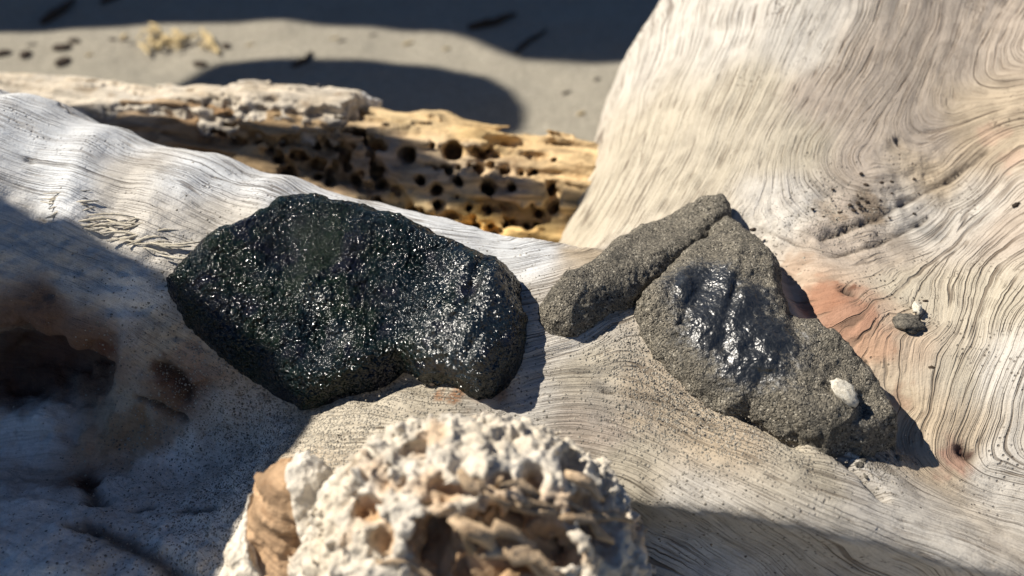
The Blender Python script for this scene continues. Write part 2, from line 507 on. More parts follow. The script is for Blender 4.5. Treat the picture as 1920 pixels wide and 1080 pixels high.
# ------------------------------------------------------------------ driftwood root (one body)
HOLE = W(85, 700, 0.515)
SCOOP = (np.array([0.036, -0.1520, -0.0680]), np.array([0.195, -0.1790, -0.0830]))
def root_sdf(p):
    # long root to the left
    d = cone(p, (-0.62, 0.225, -0.005), (-0.28, 0.087, -0.056), 0.105, 0.096)
    d = smin(d, cone(p, (-0.28, 0.087, -0.056), (0.021, 0.010, -0.060), 0.096, 0.060), 0.02)
    d = smin(d, cone(p, (0.021, 0.010, -0.060), (0.20, 0.0, -0.075), 0.060, 0.06), 0.02)
    # stump rising away to the right
    t = cone(p, (0.155, 0.135, -0.125), (0.20, 0.25, -0.065), 0.14, 0.135)
    t = smin(t, cone(p, (0.20, 0.25, -0.065), (0.36, 0.62, 0.12), 0.135, 0.125), 0.02)
    d = smin(d, t, 0.055)
    # right buttress
    r = cone(p, (0.36, 0.16, -0.03), (0.31, -0.02, -0.085), 0.10, 0.09)
    r = smin(r, cone(p, (0.31, -0.02, -0.085), (0.42, -0.16, -0.10), 0.09, 0.09), 0.03)
    d = smin(d, r, 0.06)
    # root running to the lower right
    l = cone(p, (-0.01, -0.045, -0.085), (0.10, -0.085, -0.105), 0.062, 0.075)
    l = smin(l, cone(p, (0.10, -0.085, -0.105), (0.30, -0.19, -0.16), 0.075, 0.085), 0.02)
    d = smin(d, l, 0.05)
    # mound in the middle and the floor of the hollow
    m = cone(p, (-0.05, -0.075, -0.085), (0.0, -0.17, -0.11), 0.062, 0.07)
    d = smin(d, m, 0.035)
    fl = cone(p, (-0.50, -0.10, -0.17), (-0.08, -0.10, -0.15), 0.11, 0.085)
    d = smin(d, fl, 0.05)
    # knot hole and the scooped floor round it
    n = 0.25 * vnoise(p * 38, 25)
    n = n + 0.16 * vnoise(p * 95, 24)
    q = (p - (HOLE + np.array([-0.014, 0.010, -0.004])).astype(np.float32)) / np.array((0.045, 0.024, 0.019), np.float32)
    d = smax(d, -(np.linalg.norm(q, axis=-1) - 1 + n) * 0.024, 0.03)
    # scoop beside the stub at the lower right
    d = smax(d, -cone(p, SCOOP[0], SCOOP[1], 0.063, 0.062), 0.010)
    return d

RB = []                                                     # grain: level lines drawn on the wood
GRAIN = [
    (0, [(1215, 20), (1170, 120), (1120, 260), (1078, 380), (1050, 440), (960, 455), (880, 445), (800, 435), (560, 362), (300, 268), (20, 190)]),
    (27, [(1330, 20), (1280, 150), (1220, 300), (1160, 410), (1090, 470), (1000, 482), (900, 472), (700, 470), (500, 430), (300, 350), (10, 280)]),
    (54, [(1440, 20), (1390, 150), (1320, 320), (1250, 430), (1180, 500), (1050, 560), (980, 580), (700, 570), (500, 520), (300, 480), (150, 420), (10, 370)]),
    (75, [(1540, 20), (1500, 120), (1450, 220), (1400, 330), (1355, 410), (1300, 500), (1150, 610), (1000, 680), (900, 735), (700, 690), (400, 640), (200, 540), (10, 450)]),
    (95, [(1640, 20), (1600, 120), (1545, 220), (1505, 290), (1505, 335), (1560, 378), (1660, 388), (1750, 362), (1830, 305)]),
    (115, [(1740, 20), (1710, 120), (1650, 220), (1605, 290), (1620, 325), (1690, 332), (1760, 305)]),
    (135, [(1840, 20), (1815, 120), (1785, 205)]),
    (150, [(1915, 10), (1895, 70), (1870, 140)]), (163, [(1985, 10), (1955, 90)]), (30, [(1990, 720), (1950, 850)]), (20, [(2150, 750)]),
    (82, [(1400, 400), (1480, 440), (1580, 470), (1680, 450), (1780, 390), (1860, 310), (1910, 270)]),
    (70, [(1910, 340), (1820, 450), (1760, 600), (1715, 760), (1700, 850)]), (68, [(1720, 893), (1800, 925), (1910, 958)]),
    (55, [(1910, 500), (1850, 640), (1790, 790), (1768, 858)]),
    (42, [(1910, 690), (1880, 790), (1855, 870)]),
    (80, [(960, 715), (1100, 690), (1250, 720), (1350, 790), (1500, 855), (1650, 905), (1800, 955), (1910, 990)]),
    (100, [(950, 755), (1100, 745), (1250, 790), (1400, 860), (1550, 930), (1700, 985), (1900, 1050)]),
    (120, [(1000, 800), (1150, 815), (1300, 880), (1450, 950), (1600, 1020), (1700, 1070)]),
    (140, [(1050, 850), (1200, 890), (1350, 970), (1480, 1070)]),
    (155, [(1150, 930), (1300, 1010), (1400, 1070)]),
    (100, [(10, 560), (200, 620), (350, 750), (500, 780), (700, 770)]),
    (118, [(10, 740), (250, 770), (450, 860), (600, 900)]),
    (138, [(10, 880), (200, 890), (350, 960), (450, 1050)]),
]
_p, _v = [], []
for val, pts in GRAIN:
    for a, b in zip(pts[:-1], pts[1:]):
        k = max(1, int(math.hypot(b[0] - a[0], b[1] - a[1]) / 90))
        for q in range(k):
            _p.append((a[0] + (b[0] - a[0]) * q / k, a[1] + (b[1] - a[1]) * q / k)); _v.append(val / 1000.0)
    _p.append(pts[-1]); _v.append(val / 1000.0)
_p = np.array(_p); _v = np.array(_v)
RP = trace(root_sdf, _p[:, 0], _p[:, 1])
_d = np.linalg.norm(RP[:, None] - RP[None], axis=-1)
_n = len(RP)
_A = np.zeros((_n + 4, _n + 4)); _A[:_n, :_n] = _d + np.eye(_n) * -0.004
_A[:_n, _n] = 1; _A[:_n, _n + 1:] = RP; _A[_n, :_n] = 1; _A[_n + 1:, :_n] = RP.T
RW = np.linalg.solve(_A, np.concatenate([_v, np.zeros(4)]))
def grain_at(P):
    out = np.empty(len(P))
    for c in range(0, len(P), 40000):
        Q = P[c:c + 40000]
        dd = np.sqrt(np.maximum((Q ** 2).sum(1)[:, None] + (RP ** 2).sum(1)[None] - 2 * Q @ RP.T, 0))
        out[c:c + 40000] = dd @ RW[:_n] + RW[_n] + Q @ RW[_n + 1:]
    return out

def col_points(f, pts):
    P = trace(f, [a[0] for a in pts], [a[1] for a in pts])
    return P, np.array([a[2] for a in pts])
CREAM = (0.47, 0.422, 0.335); PALE = (0.53, 0.50, 0.45); MAUVE = (0.42, 0.36, 0.30); GREY = (0.64, 0.66, 0.675)
ORANGE = (0.50, 0.32, 0.20); BROWN = (0.17, 0.10, 0.065); TAN = (0.46, 0.38, 0.28); DKGREY = (0.52, 0.49, 0.44); SILVER = (0.70, 0.67, 0.61)
TINT = [(1250, 60, PALE), (1380, 60, PALE), (1240, 250, CREAM), (1120, 380, CREAM), (1400, 180, CREAM), (1500, 60, PALE), (1330, 330, CREAM),
        (1480, 300, CREAM), (1560, 180, MAUVE), (1680, 120, MAUVE), (1800, 80, MAUVE), (1900, 60, MAUVE), (1600, 290, MAUVE), (1720, 240, MAUVE),
        (1850, 220, TAN), (1480, 390, PALE), (1600, 400, MAUVE), (1560, 460, MAUVE), (1700, 400, PALE), (1750, 330, TAN), (1820, 400, PALE),
        (1560, 540, (0.47, 0.36, 0.27)), (1630, 580, (0.47, 0.36, 0.27)), (1680, 640, (0.50, 0.40, 0.30)), (1840, 250, TAN), (1730, 560, CREAM), (1780, 680, CREAM), (1850, 560, CREAM), (1900, 420, MAUVE),
        (1900, 700, PALE), (1720, 820, TAN), (1800, 850, TAN), (1880, 900, PALE), (1650, 920, PALE), (1500, 880, CREAM), (1350, 830, TAN),
        (1200, 760, TAN), (1100, 700, CREAM), (1050, 640, PALE), (1000, 760, PALE), (1100, 820, MAUVE), (1180, 880, CREAM), (1300, 950, PALE), (1450, 1000, PALE), (1700, 1020, PALE), (1300, 1050, GREY),
        (1090, 480, TAN), (980, 470, GREY), (850, 440, GREY), (30, 240, GREY), (150, 260, GREY), (120, 340, GREY), (250, 330, PALE), (250, 440, PALE), (400, 330, GREY), (400, 420, PALE), (560, 380, GREY), (330, 480, PALE),
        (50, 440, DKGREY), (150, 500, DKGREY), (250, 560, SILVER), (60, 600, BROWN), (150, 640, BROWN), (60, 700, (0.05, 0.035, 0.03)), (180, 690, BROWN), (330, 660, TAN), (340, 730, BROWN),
        (250, 800, TAN), (180, 830, ORANGE), (300, 850, SILVER), (60, 800, SILVER), (60, 950, SILVER), (180, 920, SILVER), (160, 910, BROWN), (300, 1000, SILVER), (230, 1010, DKGREY), (450, 900, SILVER), (420, 800, DKGREY),
        (60, 1040, SILVER), (600, 790, CREAM), (680, 780, CREAM), (560, 880, TAN), (800, 730, CREAM)]
SANDPTS = [(560, 830, 0.07, 0.55), (650, 820, 0.03, 0.5), (450, 930, 0.035, 0.24), (480, 850, 0.03, 0.24), (1270, 740, 0.03, 0.62), (1210, 680, 0.022, 0.6), (1350, 780, 0.03, 0.5), (1130, 740, 0.018, 0.12),
           (1450, 820, 0.022, 0.45), (1560, 400, 0.02, 0.25), (1640, 860, 0.012, 0.7), (420, 660, 0.02, 0.35)]
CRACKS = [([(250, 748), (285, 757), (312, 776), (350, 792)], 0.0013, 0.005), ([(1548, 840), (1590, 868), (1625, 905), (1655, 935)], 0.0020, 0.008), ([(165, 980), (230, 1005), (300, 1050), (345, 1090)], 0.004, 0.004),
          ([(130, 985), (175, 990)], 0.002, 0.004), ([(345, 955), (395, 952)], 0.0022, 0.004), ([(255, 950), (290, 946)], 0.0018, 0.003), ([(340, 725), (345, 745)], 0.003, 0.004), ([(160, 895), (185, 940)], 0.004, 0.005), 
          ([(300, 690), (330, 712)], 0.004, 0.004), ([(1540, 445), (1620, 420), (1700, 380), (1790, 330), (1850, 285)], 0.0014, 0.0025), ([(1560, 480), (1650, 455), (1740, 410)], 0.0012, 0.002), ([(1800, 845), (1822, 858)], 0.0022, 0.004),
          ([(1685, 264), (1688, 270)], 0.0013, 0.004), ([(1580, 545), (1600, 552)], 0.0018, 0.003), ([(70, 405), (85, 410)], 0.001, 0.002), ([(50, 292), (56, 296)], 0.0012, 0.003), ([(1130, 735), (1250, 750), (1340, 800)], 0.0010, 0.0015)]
DENTS = [([(1395, 425), (1455, 465), (1500, 540), (1545, 596), (1605, 650), (1655, 705), (1700, 775), (1700, 825)], 0.0085, 0.0075), ([(1405, 772), (1450, 800), (1490, 822)], 0.004, 0.006), ([(700, 735), (760, 705), (800, 712)], 0.006, 0.005)]
WORN = [(60, 560, .05), (200, 600, .05), (330, 640, .045), (420, 740, .05), (250, 780, .06), (80, 800, .06), (120, 930, .06), (300, 930, .06), (450, 880, .045), (400, 1030, .05), (230, 1050, .06), (30, 1060, .06)]
WP = trace(root_sdf, [a[0] for a in WORN], [a[1] for a in WORN])
def worn_at(V):
    w = np.zeros(len(V))
    for q, a in zip(WP, WORN):
        w = np.maximum(w, 1.25 * np.exp(-np.sum((V - q) ** 2, 1) / a[2] ** 2))
    P = trace(root_sdf, [1430, 1510, 1590, 1670, 1740, 1600], [410, 425, 410, 375, 340, 450])
    for q in P: w = np.maximum(w, 0.85 * np.exp(-np.sum((V - q) ** 2, 1) / 0.022 ** 2))
    return np.clip(w, 0, 1)
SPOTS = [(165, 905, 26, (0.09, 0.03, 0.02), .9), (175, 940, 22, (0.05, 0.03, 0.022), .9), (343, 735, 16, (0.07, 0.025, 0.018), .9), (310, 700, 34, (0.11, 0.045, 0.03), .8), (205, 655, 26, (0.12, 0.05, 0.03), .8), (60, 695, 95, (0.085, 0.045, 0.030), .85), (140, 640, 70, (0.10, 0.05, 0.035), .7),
         (250, 820, 70, (0.30, 0.17, 0.08), .7), (300, 800, 50, (0.28, 0.17, 0.09), .6), (360, 690, 50, (0.30, 0.20, 0.15), .6), (1810, 852, 18, (0.10, 0.03, 0.025), .9), (1780, 860, 40, (0.40, 0.20, 0.15), .6), (1590, 590, 64, (0.38, 0.20, 0.13), .8), (1545, 545, 46, (0.36, 0.18, 0.11), .85), (1650, 650, 40, (0.44, 0.26, 0.17), .7), (1500, 480, 30, (0.34, 0.24, 0.17), .6), (1690, 740, 24, (0.32, 0.20, 0.14), .6),
         (1585, 548, 16, (0.16, 0.07, 0.04), .8), (1850, 250, 34, (0.50, 0.32, 0.24), .4), (1900, 300, 30, (0.46, 0.29, 0.22), .4), (1560, 400, 30, (0.26, 0.20, 0.14), .6), (1640, 390, 40, (0.24, 0.18, 0.12), .7), (1750, 430, 30, (0.30, 0.29, 0.27), .7), (1690, 460, 40, (0.27, 0.23, 0.19), .6), (1650, 870, 34, (0.22, 0.20, 0.17), .8),
         (1130, 745, 50, (0.36, 0.33, 0.29), .45), (1200, 765, 34, (0.36, 0.33, 0.29), .45), (240, 120, 10, (0.3, 0.2, 0.1), .5), (870, 735, 26, (0.30, 0.13, 0.05), .8), (930, 738, 30, (0.36, 0.18, 0.08), .6)]
def displace_root(V):
    N = grad(root_sdf, V)
    g = grain_at(V) + 0.0022 * vnoise((V * 28).astype(np.float32), 5)
    q = np.stack([g * 110, V[:, 0] * 9 + V[:, 2] * 5, V[:, 1] * 9], -1)
    d = 0.0007 * vnoise(q, 3) + 0.0007 * vnoise(q * [2.6, 1.5, 1.5], 4) + 0.0005 * vnoise(q * [5, 2, 2], 8)
    rip = V[:, 0] + 0.35 * V[:, 2] + 0.008 * vnoise((V * 14).astype(np.float32), 18)
    d += 0.0021 * np.sin(rip * 150 + 1.5 * vnoise((V * [20, 4, 4]).astype(np.float32), 19)) * sstep(-0.06, -0.14, V[:, 0]) * sstep(-0.01, 0.02, V[:, 2]) * (1 - 0.75 * sstep(0.0, 0.03, V[:, 1] - (0.075 - 0.24 * V[:, 0])))
    d += 0.0035 * fbm((V * 16).astype(np.float32), 3, 6) + 0.0010 * fbm((V * 75).astype(np.float32), 2, 16)
    w = worn_at(V)
    d += w * (0.0060 * fbm((V * 55).astype(np.float32), 4, 26) + 0.0016 * vnoise((V * 230).astype(np.float32), 27) - 0.0030 * sstep(0.25, 0.5, fbm((V * [40, 60, 90]).astype(np.float32), 3, 37)))
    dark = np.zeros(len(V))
    for pts, wd, dp in CRACKS + DENTS:
        P = trace(root_sdf, [a[0] for a in pts], [a[1] for a in pts])
        bb = np.linalg.norm(V - P.mean(0), axis=1) < 0.13
        Q = V[bb] + 0.0012 * np.stack([vnoise((V[bb] * 160).astype(np.float32), s) for s in (28, 29, 30)], -1)
        m = np.full(len(Q), 9.0)
        for a, b in zip(P[:-1], P[1:]):
            m = np.minimum(m, cone(Q, a, b, 0, 0))
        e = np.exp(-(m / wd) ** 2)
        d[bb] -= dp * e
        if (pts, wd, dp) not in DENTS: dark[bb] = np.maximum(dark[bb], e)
    return V + N * d[:, None], g, w, dark
def build_root():
    V, F = surface_nets(root_sdf, (-0.50, -0.30, GROUND - 0.01), (0.46, 0.52, 0.22), 0.0019)
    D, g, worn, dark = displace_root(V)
    P, cv = col_points(root_sdf, TINT)
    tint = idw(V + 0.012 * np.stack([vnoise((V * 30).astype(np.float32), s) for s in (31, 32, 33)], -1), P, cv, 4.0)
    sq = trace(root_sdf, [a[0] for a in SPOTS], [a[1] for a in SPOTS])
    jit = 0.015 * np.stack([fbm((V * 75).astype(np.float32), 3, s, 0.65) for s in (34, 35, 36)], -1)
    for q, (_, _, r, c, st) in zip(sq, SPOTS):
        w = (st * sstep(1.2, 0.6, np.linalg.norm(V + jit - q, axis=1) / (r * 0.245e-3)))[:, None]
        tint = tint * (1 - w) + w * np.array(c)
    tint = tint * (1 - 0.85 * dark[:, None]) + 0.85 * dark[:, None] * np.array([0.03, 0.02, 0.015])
    sp = trace(root_sdf, [a[0] for a in SANDPTS], [a[1] for a in SANDPTS])
    sand = np.zeros(len(V))
    for q, (_, _, r, s) in zip(sp, SANDPTS):
        sand = np.maximum(sand, s * np.exp(-np.sum((V - q) ** 2, 1) / r ** 2))
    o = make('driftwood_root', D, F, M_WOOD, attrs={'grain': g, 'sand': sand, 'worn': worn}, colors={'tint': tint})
    set_origin(o, (0.1, 0.05, GROUND))
    tag(o, 'large pale weathered driftwood root with flowing grain that carries the two tar lumps', 'driftwood')
    return o
ROOT = build_root()

# unseen wood-textured slabs, added and shaped to shade the hollow, holed log and beach
E1 = np.cross(np.array([0, 0, 1.0]), SUN); E1 /= np.linalg.norm(E1)
if E1[1] < 0: E1 = -E1
E2 = np.cross(SUN, E1)
if E2[2] < 0: E2 = -E2
def slab(name, outline, dist, thick, h, seed, wob, m, parent=None, tint=(0.42, 0.38, 0.32)):
    """a slab added to cast shade; its outline, seen from the sun, is the given one"""
    poly = [(float(a), float(b)) for a, b in outline]
    o = SUN * dist
    def f(p):
        q = p - o.astype(np.float32)
        x, y, w = q @ E1.astype(np.float32), q @ E2.astype(np.float32), q @ SUN.astype(np.float32)
        d2 = poly_sdf(np.stack([x, y], -1), poly) + wob * vnoise(p * (0.12 / wob), seed)
        th = thick * (1 + 0.3 * vnoise(p * (0.10 / wob), seed + 1))
        return smax(d2, np.abs(w) - th, thick * 0.6)
    P = np.array([o + E1 * a + E2 * b + SUN * w for a, b in poly for w in (-thick * 1.4, thick * 1.4)])
    lo, hi = P.min(0) - 0.03, P.max(0) + 0.03
    lo[2] = max(lo[2], GROUND - 0.04)
    V, F = surface_nets(f, lo, hi, h)
    g = V @ E1 * 0.7 + 0.01 * vnoise((V * 6).astype(np.float32), seed + 2)
    t = np.tile(np.array(tint), (len(V), 1))
    return make(name, V, F, m, parent, attrs={'grain': g, 'sand': np.zeros(len(V)), 'worn': np.full(len(V), 0.3)}, colors={'tint': t})
def sun_uv(P):
    return [(p @ E1, p @ E2) for p in P]
def build_casters():
    # added slab, cut to the outline of the hollow's shade
    px = [(-120, 300), (0, 372), (150, 425), (290, 505), (385, 570), (480, 638), (572, 700), (606, 735), (585, 790), (530, 870), (470, 960), (400, 1085)]
    P = trace(lambda p: root_sdf(p) - 0.0 , [a[0] for a in px], [a[1] for a in px])
    hi = {(385, 570), (480, 638), (572, 700)}
    P = np.array([trace(lambda p: root_sdf(p) - 0.012, *a)[0] if a in hi else q for a, q in zip(px, P)])
    uv = sun_uv(P)
    a0, a1 = uv[0][0], uv[-1][0]
    poly = uv + [(a1 - 0.05, uv[-1][1] - 0.02), (a1 - 0.06, -1.0), (a0 + 0.02, -1.0)]
    o = slab('hollow_shade_slab', poly, 0.78, 0.045, 0.008, 500, 0.003, M_WOOD)
    o.parent = ROOT; o.matrix_parent_inverse = ROOT.matrix_world.inverted() if False else __import__('mathutils').Matrix.Translation(-ROOT.location)
    far = [(-500, 90), (-100, 70), (0, 66), (130, 60), (260, 47), (540, 46), (700, 51), (870, 60), (915, 92), (1000, 117), (1100, 122), (1180, 118), (1500, 110)]
    uv = sun_uv([on_sand(x, y) for x, y in far])
    poly = uv + [(uv[-1][0] + 0.9, uv[-1][1] + 0.1), (uv[-1][0] + 1.0, -2.2), (uv[0][0], -2.2)]
    r = slab('far_shade_slab', poly, 1.9, 0.12, 0.022, 520, 0.008, M_WOOD)  # unseen slab, added and outlined to throw the far sand shade
    tag(r, 'tall unseen slab added beyond the left edge to shade the far sand', 'driftwood')
    near = [(300, 175), (385, 132), (430, 117), (560, 112), (700, 113), (820, 125), (910, 142), (965, 175), (990, 205), (975, 245), (900, 270)]
    uv = sun_uv([on_sand(x, y) for x, y in near])
    poly = uv + [(uv[-1][0] - 0.02, -1.6), (uv[0][0], -1.6)]
    r = slab('near_shade_slab', poly, 1.5, 0.10, 0.016, 540, 0.008, M_WOOD)  # unseen slab, its outline taken from the rounded shade it casts
    tag(r, 'unseen slab added at the left to cast the rounded shade behind the holed log', 'driftwood')
build_casters()

# ------------------------------------------------------------------ far rotten log with borer holes
LA = np.array([-0.373, 0.299, -0.101]); LB = np.array([0.075, 0.187, -0.093])
LAX = (LB - LA) / np.linalg.norm(LB - LA)
LC = np.array([0.0, 0.574, 0.819]); LC = LC - LAX * (LC @ LAX); LC /= np.linalg.norm(LC)     # towards the crest seen from here
LBK = np.cross(LAX, LC)                                                                       # away from us and down
LLEN = np.linalg.norm(LB - LA)
def log_uvw(p):
    q = p - LA.astype(np.float32)
    return q @ LAX.astype(np.float32), q @ LBK.astype(np.float32), q @ LC.astype(np.float32)   # along, towards viewer, up
def log_base(p):
    a, f, c = log_uvw(p)
    r = 0.064 - 0.010 * sstep(0.34, LLEN + 0.04, a)
    ang = np.arctan2(f, c)
    n = vnoise(np.stack([a * 14, np.cos(ang) * 2.2, np.sin(ang) * 2.2], -1), 41) * 0.006 + vnoise(np.stack([a * 20, f * 120, c * 120], -1), 42) * 0.0055
    n = n + vnoise(np.stack([a * 60, f * 150, c * 190], -1), 43) * 0.0025
    d = np.sqrt(f * f + c * c) - r + n
    return smax(smax(d, a - LLEN - 0.03, 0.02), -a - 0.5, 0.02)
_lp = lambda px, py: trace(log_base, px, py, 0.5)[0]
A690 = float(log_uvw(_lp(690, 240)[None].astype(np.float32))[0][0]) - 0.018
A330 = float(log_uvw(_lp(330, 240)[None].astype(np.float32))[0][0])
HOLES = [(762, 290, 15), (850, 281, 18), (905, 316, 13), (916, 350, 14), (848, 322, 9), (856, 335, 9), (862, 345, 8), (640, 300, 14), (708, 320, 14), (710, 338, 11), (668, 248, 9),
         (650, 247, 7), (817, 357, 11), (1041, 363, 11), (1031, 384, 12), (957, 350, 8), (812, 272, 6), (603, 303, 11), (583, 270, 9), (560, 292, 10), (622, 342, 10), (535, 268, 9),
         (655, 333, 8), (790, 338, 8), (735, 348, 8), (752, 360, 8), (822, 386, 10), (680, 352, 8), (595, 330, 9), (700, 375, 8), (770, 395, 9), (945, 322, 7), (960, 322, 7), (975, 323, 7), (990, 324, 7), (1006, 325, 7),
         (548, 318, 8), (505, 285, 8), (520, 300, 7), (690, 290, 6), (790, 400, 8), (880, 390, 7), (640, 270, 7), (572, 250, 6)]
_hr0 = np.random.default_rng(3)
HOLES += [(_hr0.uniform(490, 730), _hr0.uniform(245, 350), _hr0.uniform(6, 12)) for _ in range(34)] + [(_hr0.uniform(730, 1060), _hr0.uniform(265, 410), _hr0.uniform(4, 8)) for _ in range(16)] + [(_hr0.uniform(800, 1020), _hr0.uniform(392, 440), _hr0.uniform(4, 9)) for _ in range(22)]
CAVES = [(870, 425, 14, 12), (925, 432, 16, 9), (1000, 400, 22, 10), (840, 405, 18, 8), (760, 415, 20, 9), (400, 235, 48, 26), (350, 215, 26, 9), (470, 255, 30, 14), (545, 262, 36, 16), (605, 275, 32, 18), (640, 330, 34, 15), (720, 375, 46, 15), (565, 310, 36, 20), (965, 395, 60, 9), (985, 408, 40, 14), (930, 380, 40, 6), (500, 215, 5, 26),
         (960, 268, 52, 11), (1000, 290, 26, 12), (915, 288, 34, 9), (690, 350, 40, 12), (430, 262, 40, 12)]
_hp = trace(log_base, [h[0] for h in HOLES], [h[1] for h in HOLES], 0.5)
_cp = trace(log_base, [h[0] for h in CAVES], [h[1] for h in CAVES], 0.5)
_hr = np.random.default_rng(5)
HOLED = [ray(h[0], h[1]) / np.linalg.norm(ray(h[0], h[1])) + np.array([_hr.uniform(-.35, .35), 0, _hr.uniform(-.2, .1)]) for h in HOLES]
def log_slab(p):
    a, f, c = log_uvw(p)
    top = 0.0745 + 0.004 * vnoise(np.stack([a * 18, f * 30, a * 0], -1), 51) - 0.010 * sstep(A690 - 0.05, A690 - 0.16, a) 
    s = np.sqrt(f * f + c * c)
    sh = np.abs(s - (top - 0.008)) - 0.0105 - 0.0045 * vnoise(np.stack([a * 40, f * 120, c * 160], -1), 52)
    fe = 0.040 + 0.009 * vnoise(np.stack([a * 35, a * 0 + 3.3, c * 0], -1), 53) + 0.006 * vnoise(np.stack([a * 110, f * 60, c * 260], -1), 54) + 0.003 * vnoise(p * 330, 50) + 0.012 * sstep(A330 + 0.02, A330 - 0.08, a)
    en = A690 + 0.006 * vnoise(np.stack([a * 0 + 2, f * 90, c * 110], -1), 55) + 0.004 * vnoise(np.stack([a * 0 + 2, f * 260, c * 300], -1), 56)
    d = smax(sh, f - fe, 0.0015)
    d = d + 0.0022 * vnoise(np.stack([a * 16, f * 130, c * 260], -1), 49) + 0.0010 * vnoise(p * 260, 46)
    d = smax(d, a - en, 0.002)
    return smax(smax(d, -f - 0.05, 0.01), -c, 0.01)
def log_inner(p):
    d = log_base(p)
    a, f, c = log_uvw(p)
    # crumbled lower face: ledges running along the wood
    d = d + 0.008 * np.abs(vnoise(np.stack([a * 15, f * 30, c * 120], -1), 57)) + 0.0042 * vnoise(np.stack([a * 30, f * 170, c * 260], -1), 48) + 0.0014 * vnoise(p * 240, 44) - 0.002
    d = np.ascontiguousarray(d)
    near = np.where(np.abs(d) < 0.05)[0]
    dn, pn = d[near], p[near]
    wn = 0.0022 * vnoise(pn * 150, 47)
    for q, v, h in zip(_hp, HOLED, HOLES):
        r = h[2] * 0.79 / FPX
        k = cone(pn, q - v * 0.012, q + v * 0.03, r * 1.15, r * 0.8) + wn
        dn = smax(dn, -k, 0.0010)
    n = vnoise(pn * 90, 58) * 0.5 + vnoise(pn * 260, 59) * 0.3
    for q, h in zip(_cp, CAVES):
        rx, ry = h[2] * 0.72 / FPX, h[3] * 0.72 / FPX
        w = pn - q.astype(np.float32)
        u1 = (w @ LAX.astype(np.float32)) / rx; u2 = (w @ LC.astype(np.float32)) / ry; u3 = (w @ LBK.astype(np.float32)) / 0.016
        k = (np.sqrt(u1 * u1 + u2 * u2 + u3 * u3) - 1 + n) * min(ry, 0.016)
        dn = smax(dn, -k, 0.002)
    d[near] = dn
    return d
def build_log():
    box = (-0.62, 0.10, -0.20), (0.16, 0.46, 0.0)
    V, F = surface_nets(log_inner, (-0.52, 0.10, -0.19), (0.12, 0.42, -0.01), 0.0017)
    a, f, c = log_uvw(V.astype(np.float32))
    P, cv = col_points(log_base, [(760, 220, (0.60, 0.45, 0.25)), (900, 250, (0.60, 0.42, 0.20)), (1050, 300, (0.58, 0.42, 0.23)), (850, 310, (0.46, 0.37, 0.27)), (950, 360, (0.38, 0.29, 0.21)),
                                  (720, 300, (0.40, 0.31, 0.23)), (650, 320, (0.34, 0.24, 0.15)), (560, 300, (0.42, 0.30, 0.17)), (480, 270, (0.44, 0.31, 0.17)), (400, 240, (0.30, 0.19, 0.10)),
                                  (730, 385, (0.62, 0.47, 0.25)), (900, 415, (0.70, 0.46, 0.17)), (980, 425, (0.70, 0.48, 0.2)), (250, 210, (0.42, 0.31, 0.2)), (100, 160, (0.5, 0.43, 0.33))])
    tint = idw(V + 0.008 * vnoise((V * 60).astype(np.float32), 61)[:, None], P, cv, 3.0)
    g = 0.5 * c + 0.5 * f + 0.003 * vnoise((V * 30).astype(np.float32), 62)
    o = make('borer_holed_log', V, F, M_ROT, attrs={'grain': g}, colors={'tint': tint})
    tag(o, 'rotten yellow-brown log riddled with round borer holes, lying on the sand behind the root', 'log')
    V, F = surface_nets(log_slab, (-0.52, 0.10, -0.18), (0.06, 0.44, 0.02), 0.0015)
    a, f, c = log_uvw(V.astype(np.float32))
    t = 0.5 + 0.5 * vnoise((V * 40).astype(np.float32), 63)
    tint = (1 - t)[:, None] * np.array([0.53, 0.44, 0.32]) + t[:, None] * np.array([0.56, 0.52, 0.45])
    w = sstep(-0.03, 0.02, a - A690 + 0.045) * sstep(0.010, -0.006, f)
    tint = tint * (1 - w[:, None]) + w[:, None] * np.array([0.68, 0.66, 0.63])
    s = make('weathered_shell', V, F, M_ROT, o, attrs={'grain': f * 0.8 + 0.003 * vnoise((V * 30).astype(np.float32), 64)}, colors={'tint': tint})
    s['label'] = 'grey weathered outer layer broken off short'
    return o
LOG = build_log()
def build_log_caster():
    px = [(430, 226), (500, 232), (560, 234), (690, 238), (760, 262), (850, 302), (1000, 333), (1120, 356), (1130, 420), (1000, 425), (870, 402), (760, 388), (660, 362), (500, 305)]
    P = trace(log_base, [a[0] for a in px], [a[1] for a in px], 0.5)
    uv = sun_uv(P)
    poly = list(uv) + [(uv[-1][0] - 0.01, -1.25), (uv[0][0], -1.25)]
    r = slab('log_shade_slab', poly, 1.1, 0.022, 0.007, 560, 0.003, M_WOOD)  # added out of view, shaped to darken the holed log's front
    tag(r, 'long unseen slab added beyond the left edge to shade the face of the holed log', 'shade slab')
build_log_caster()

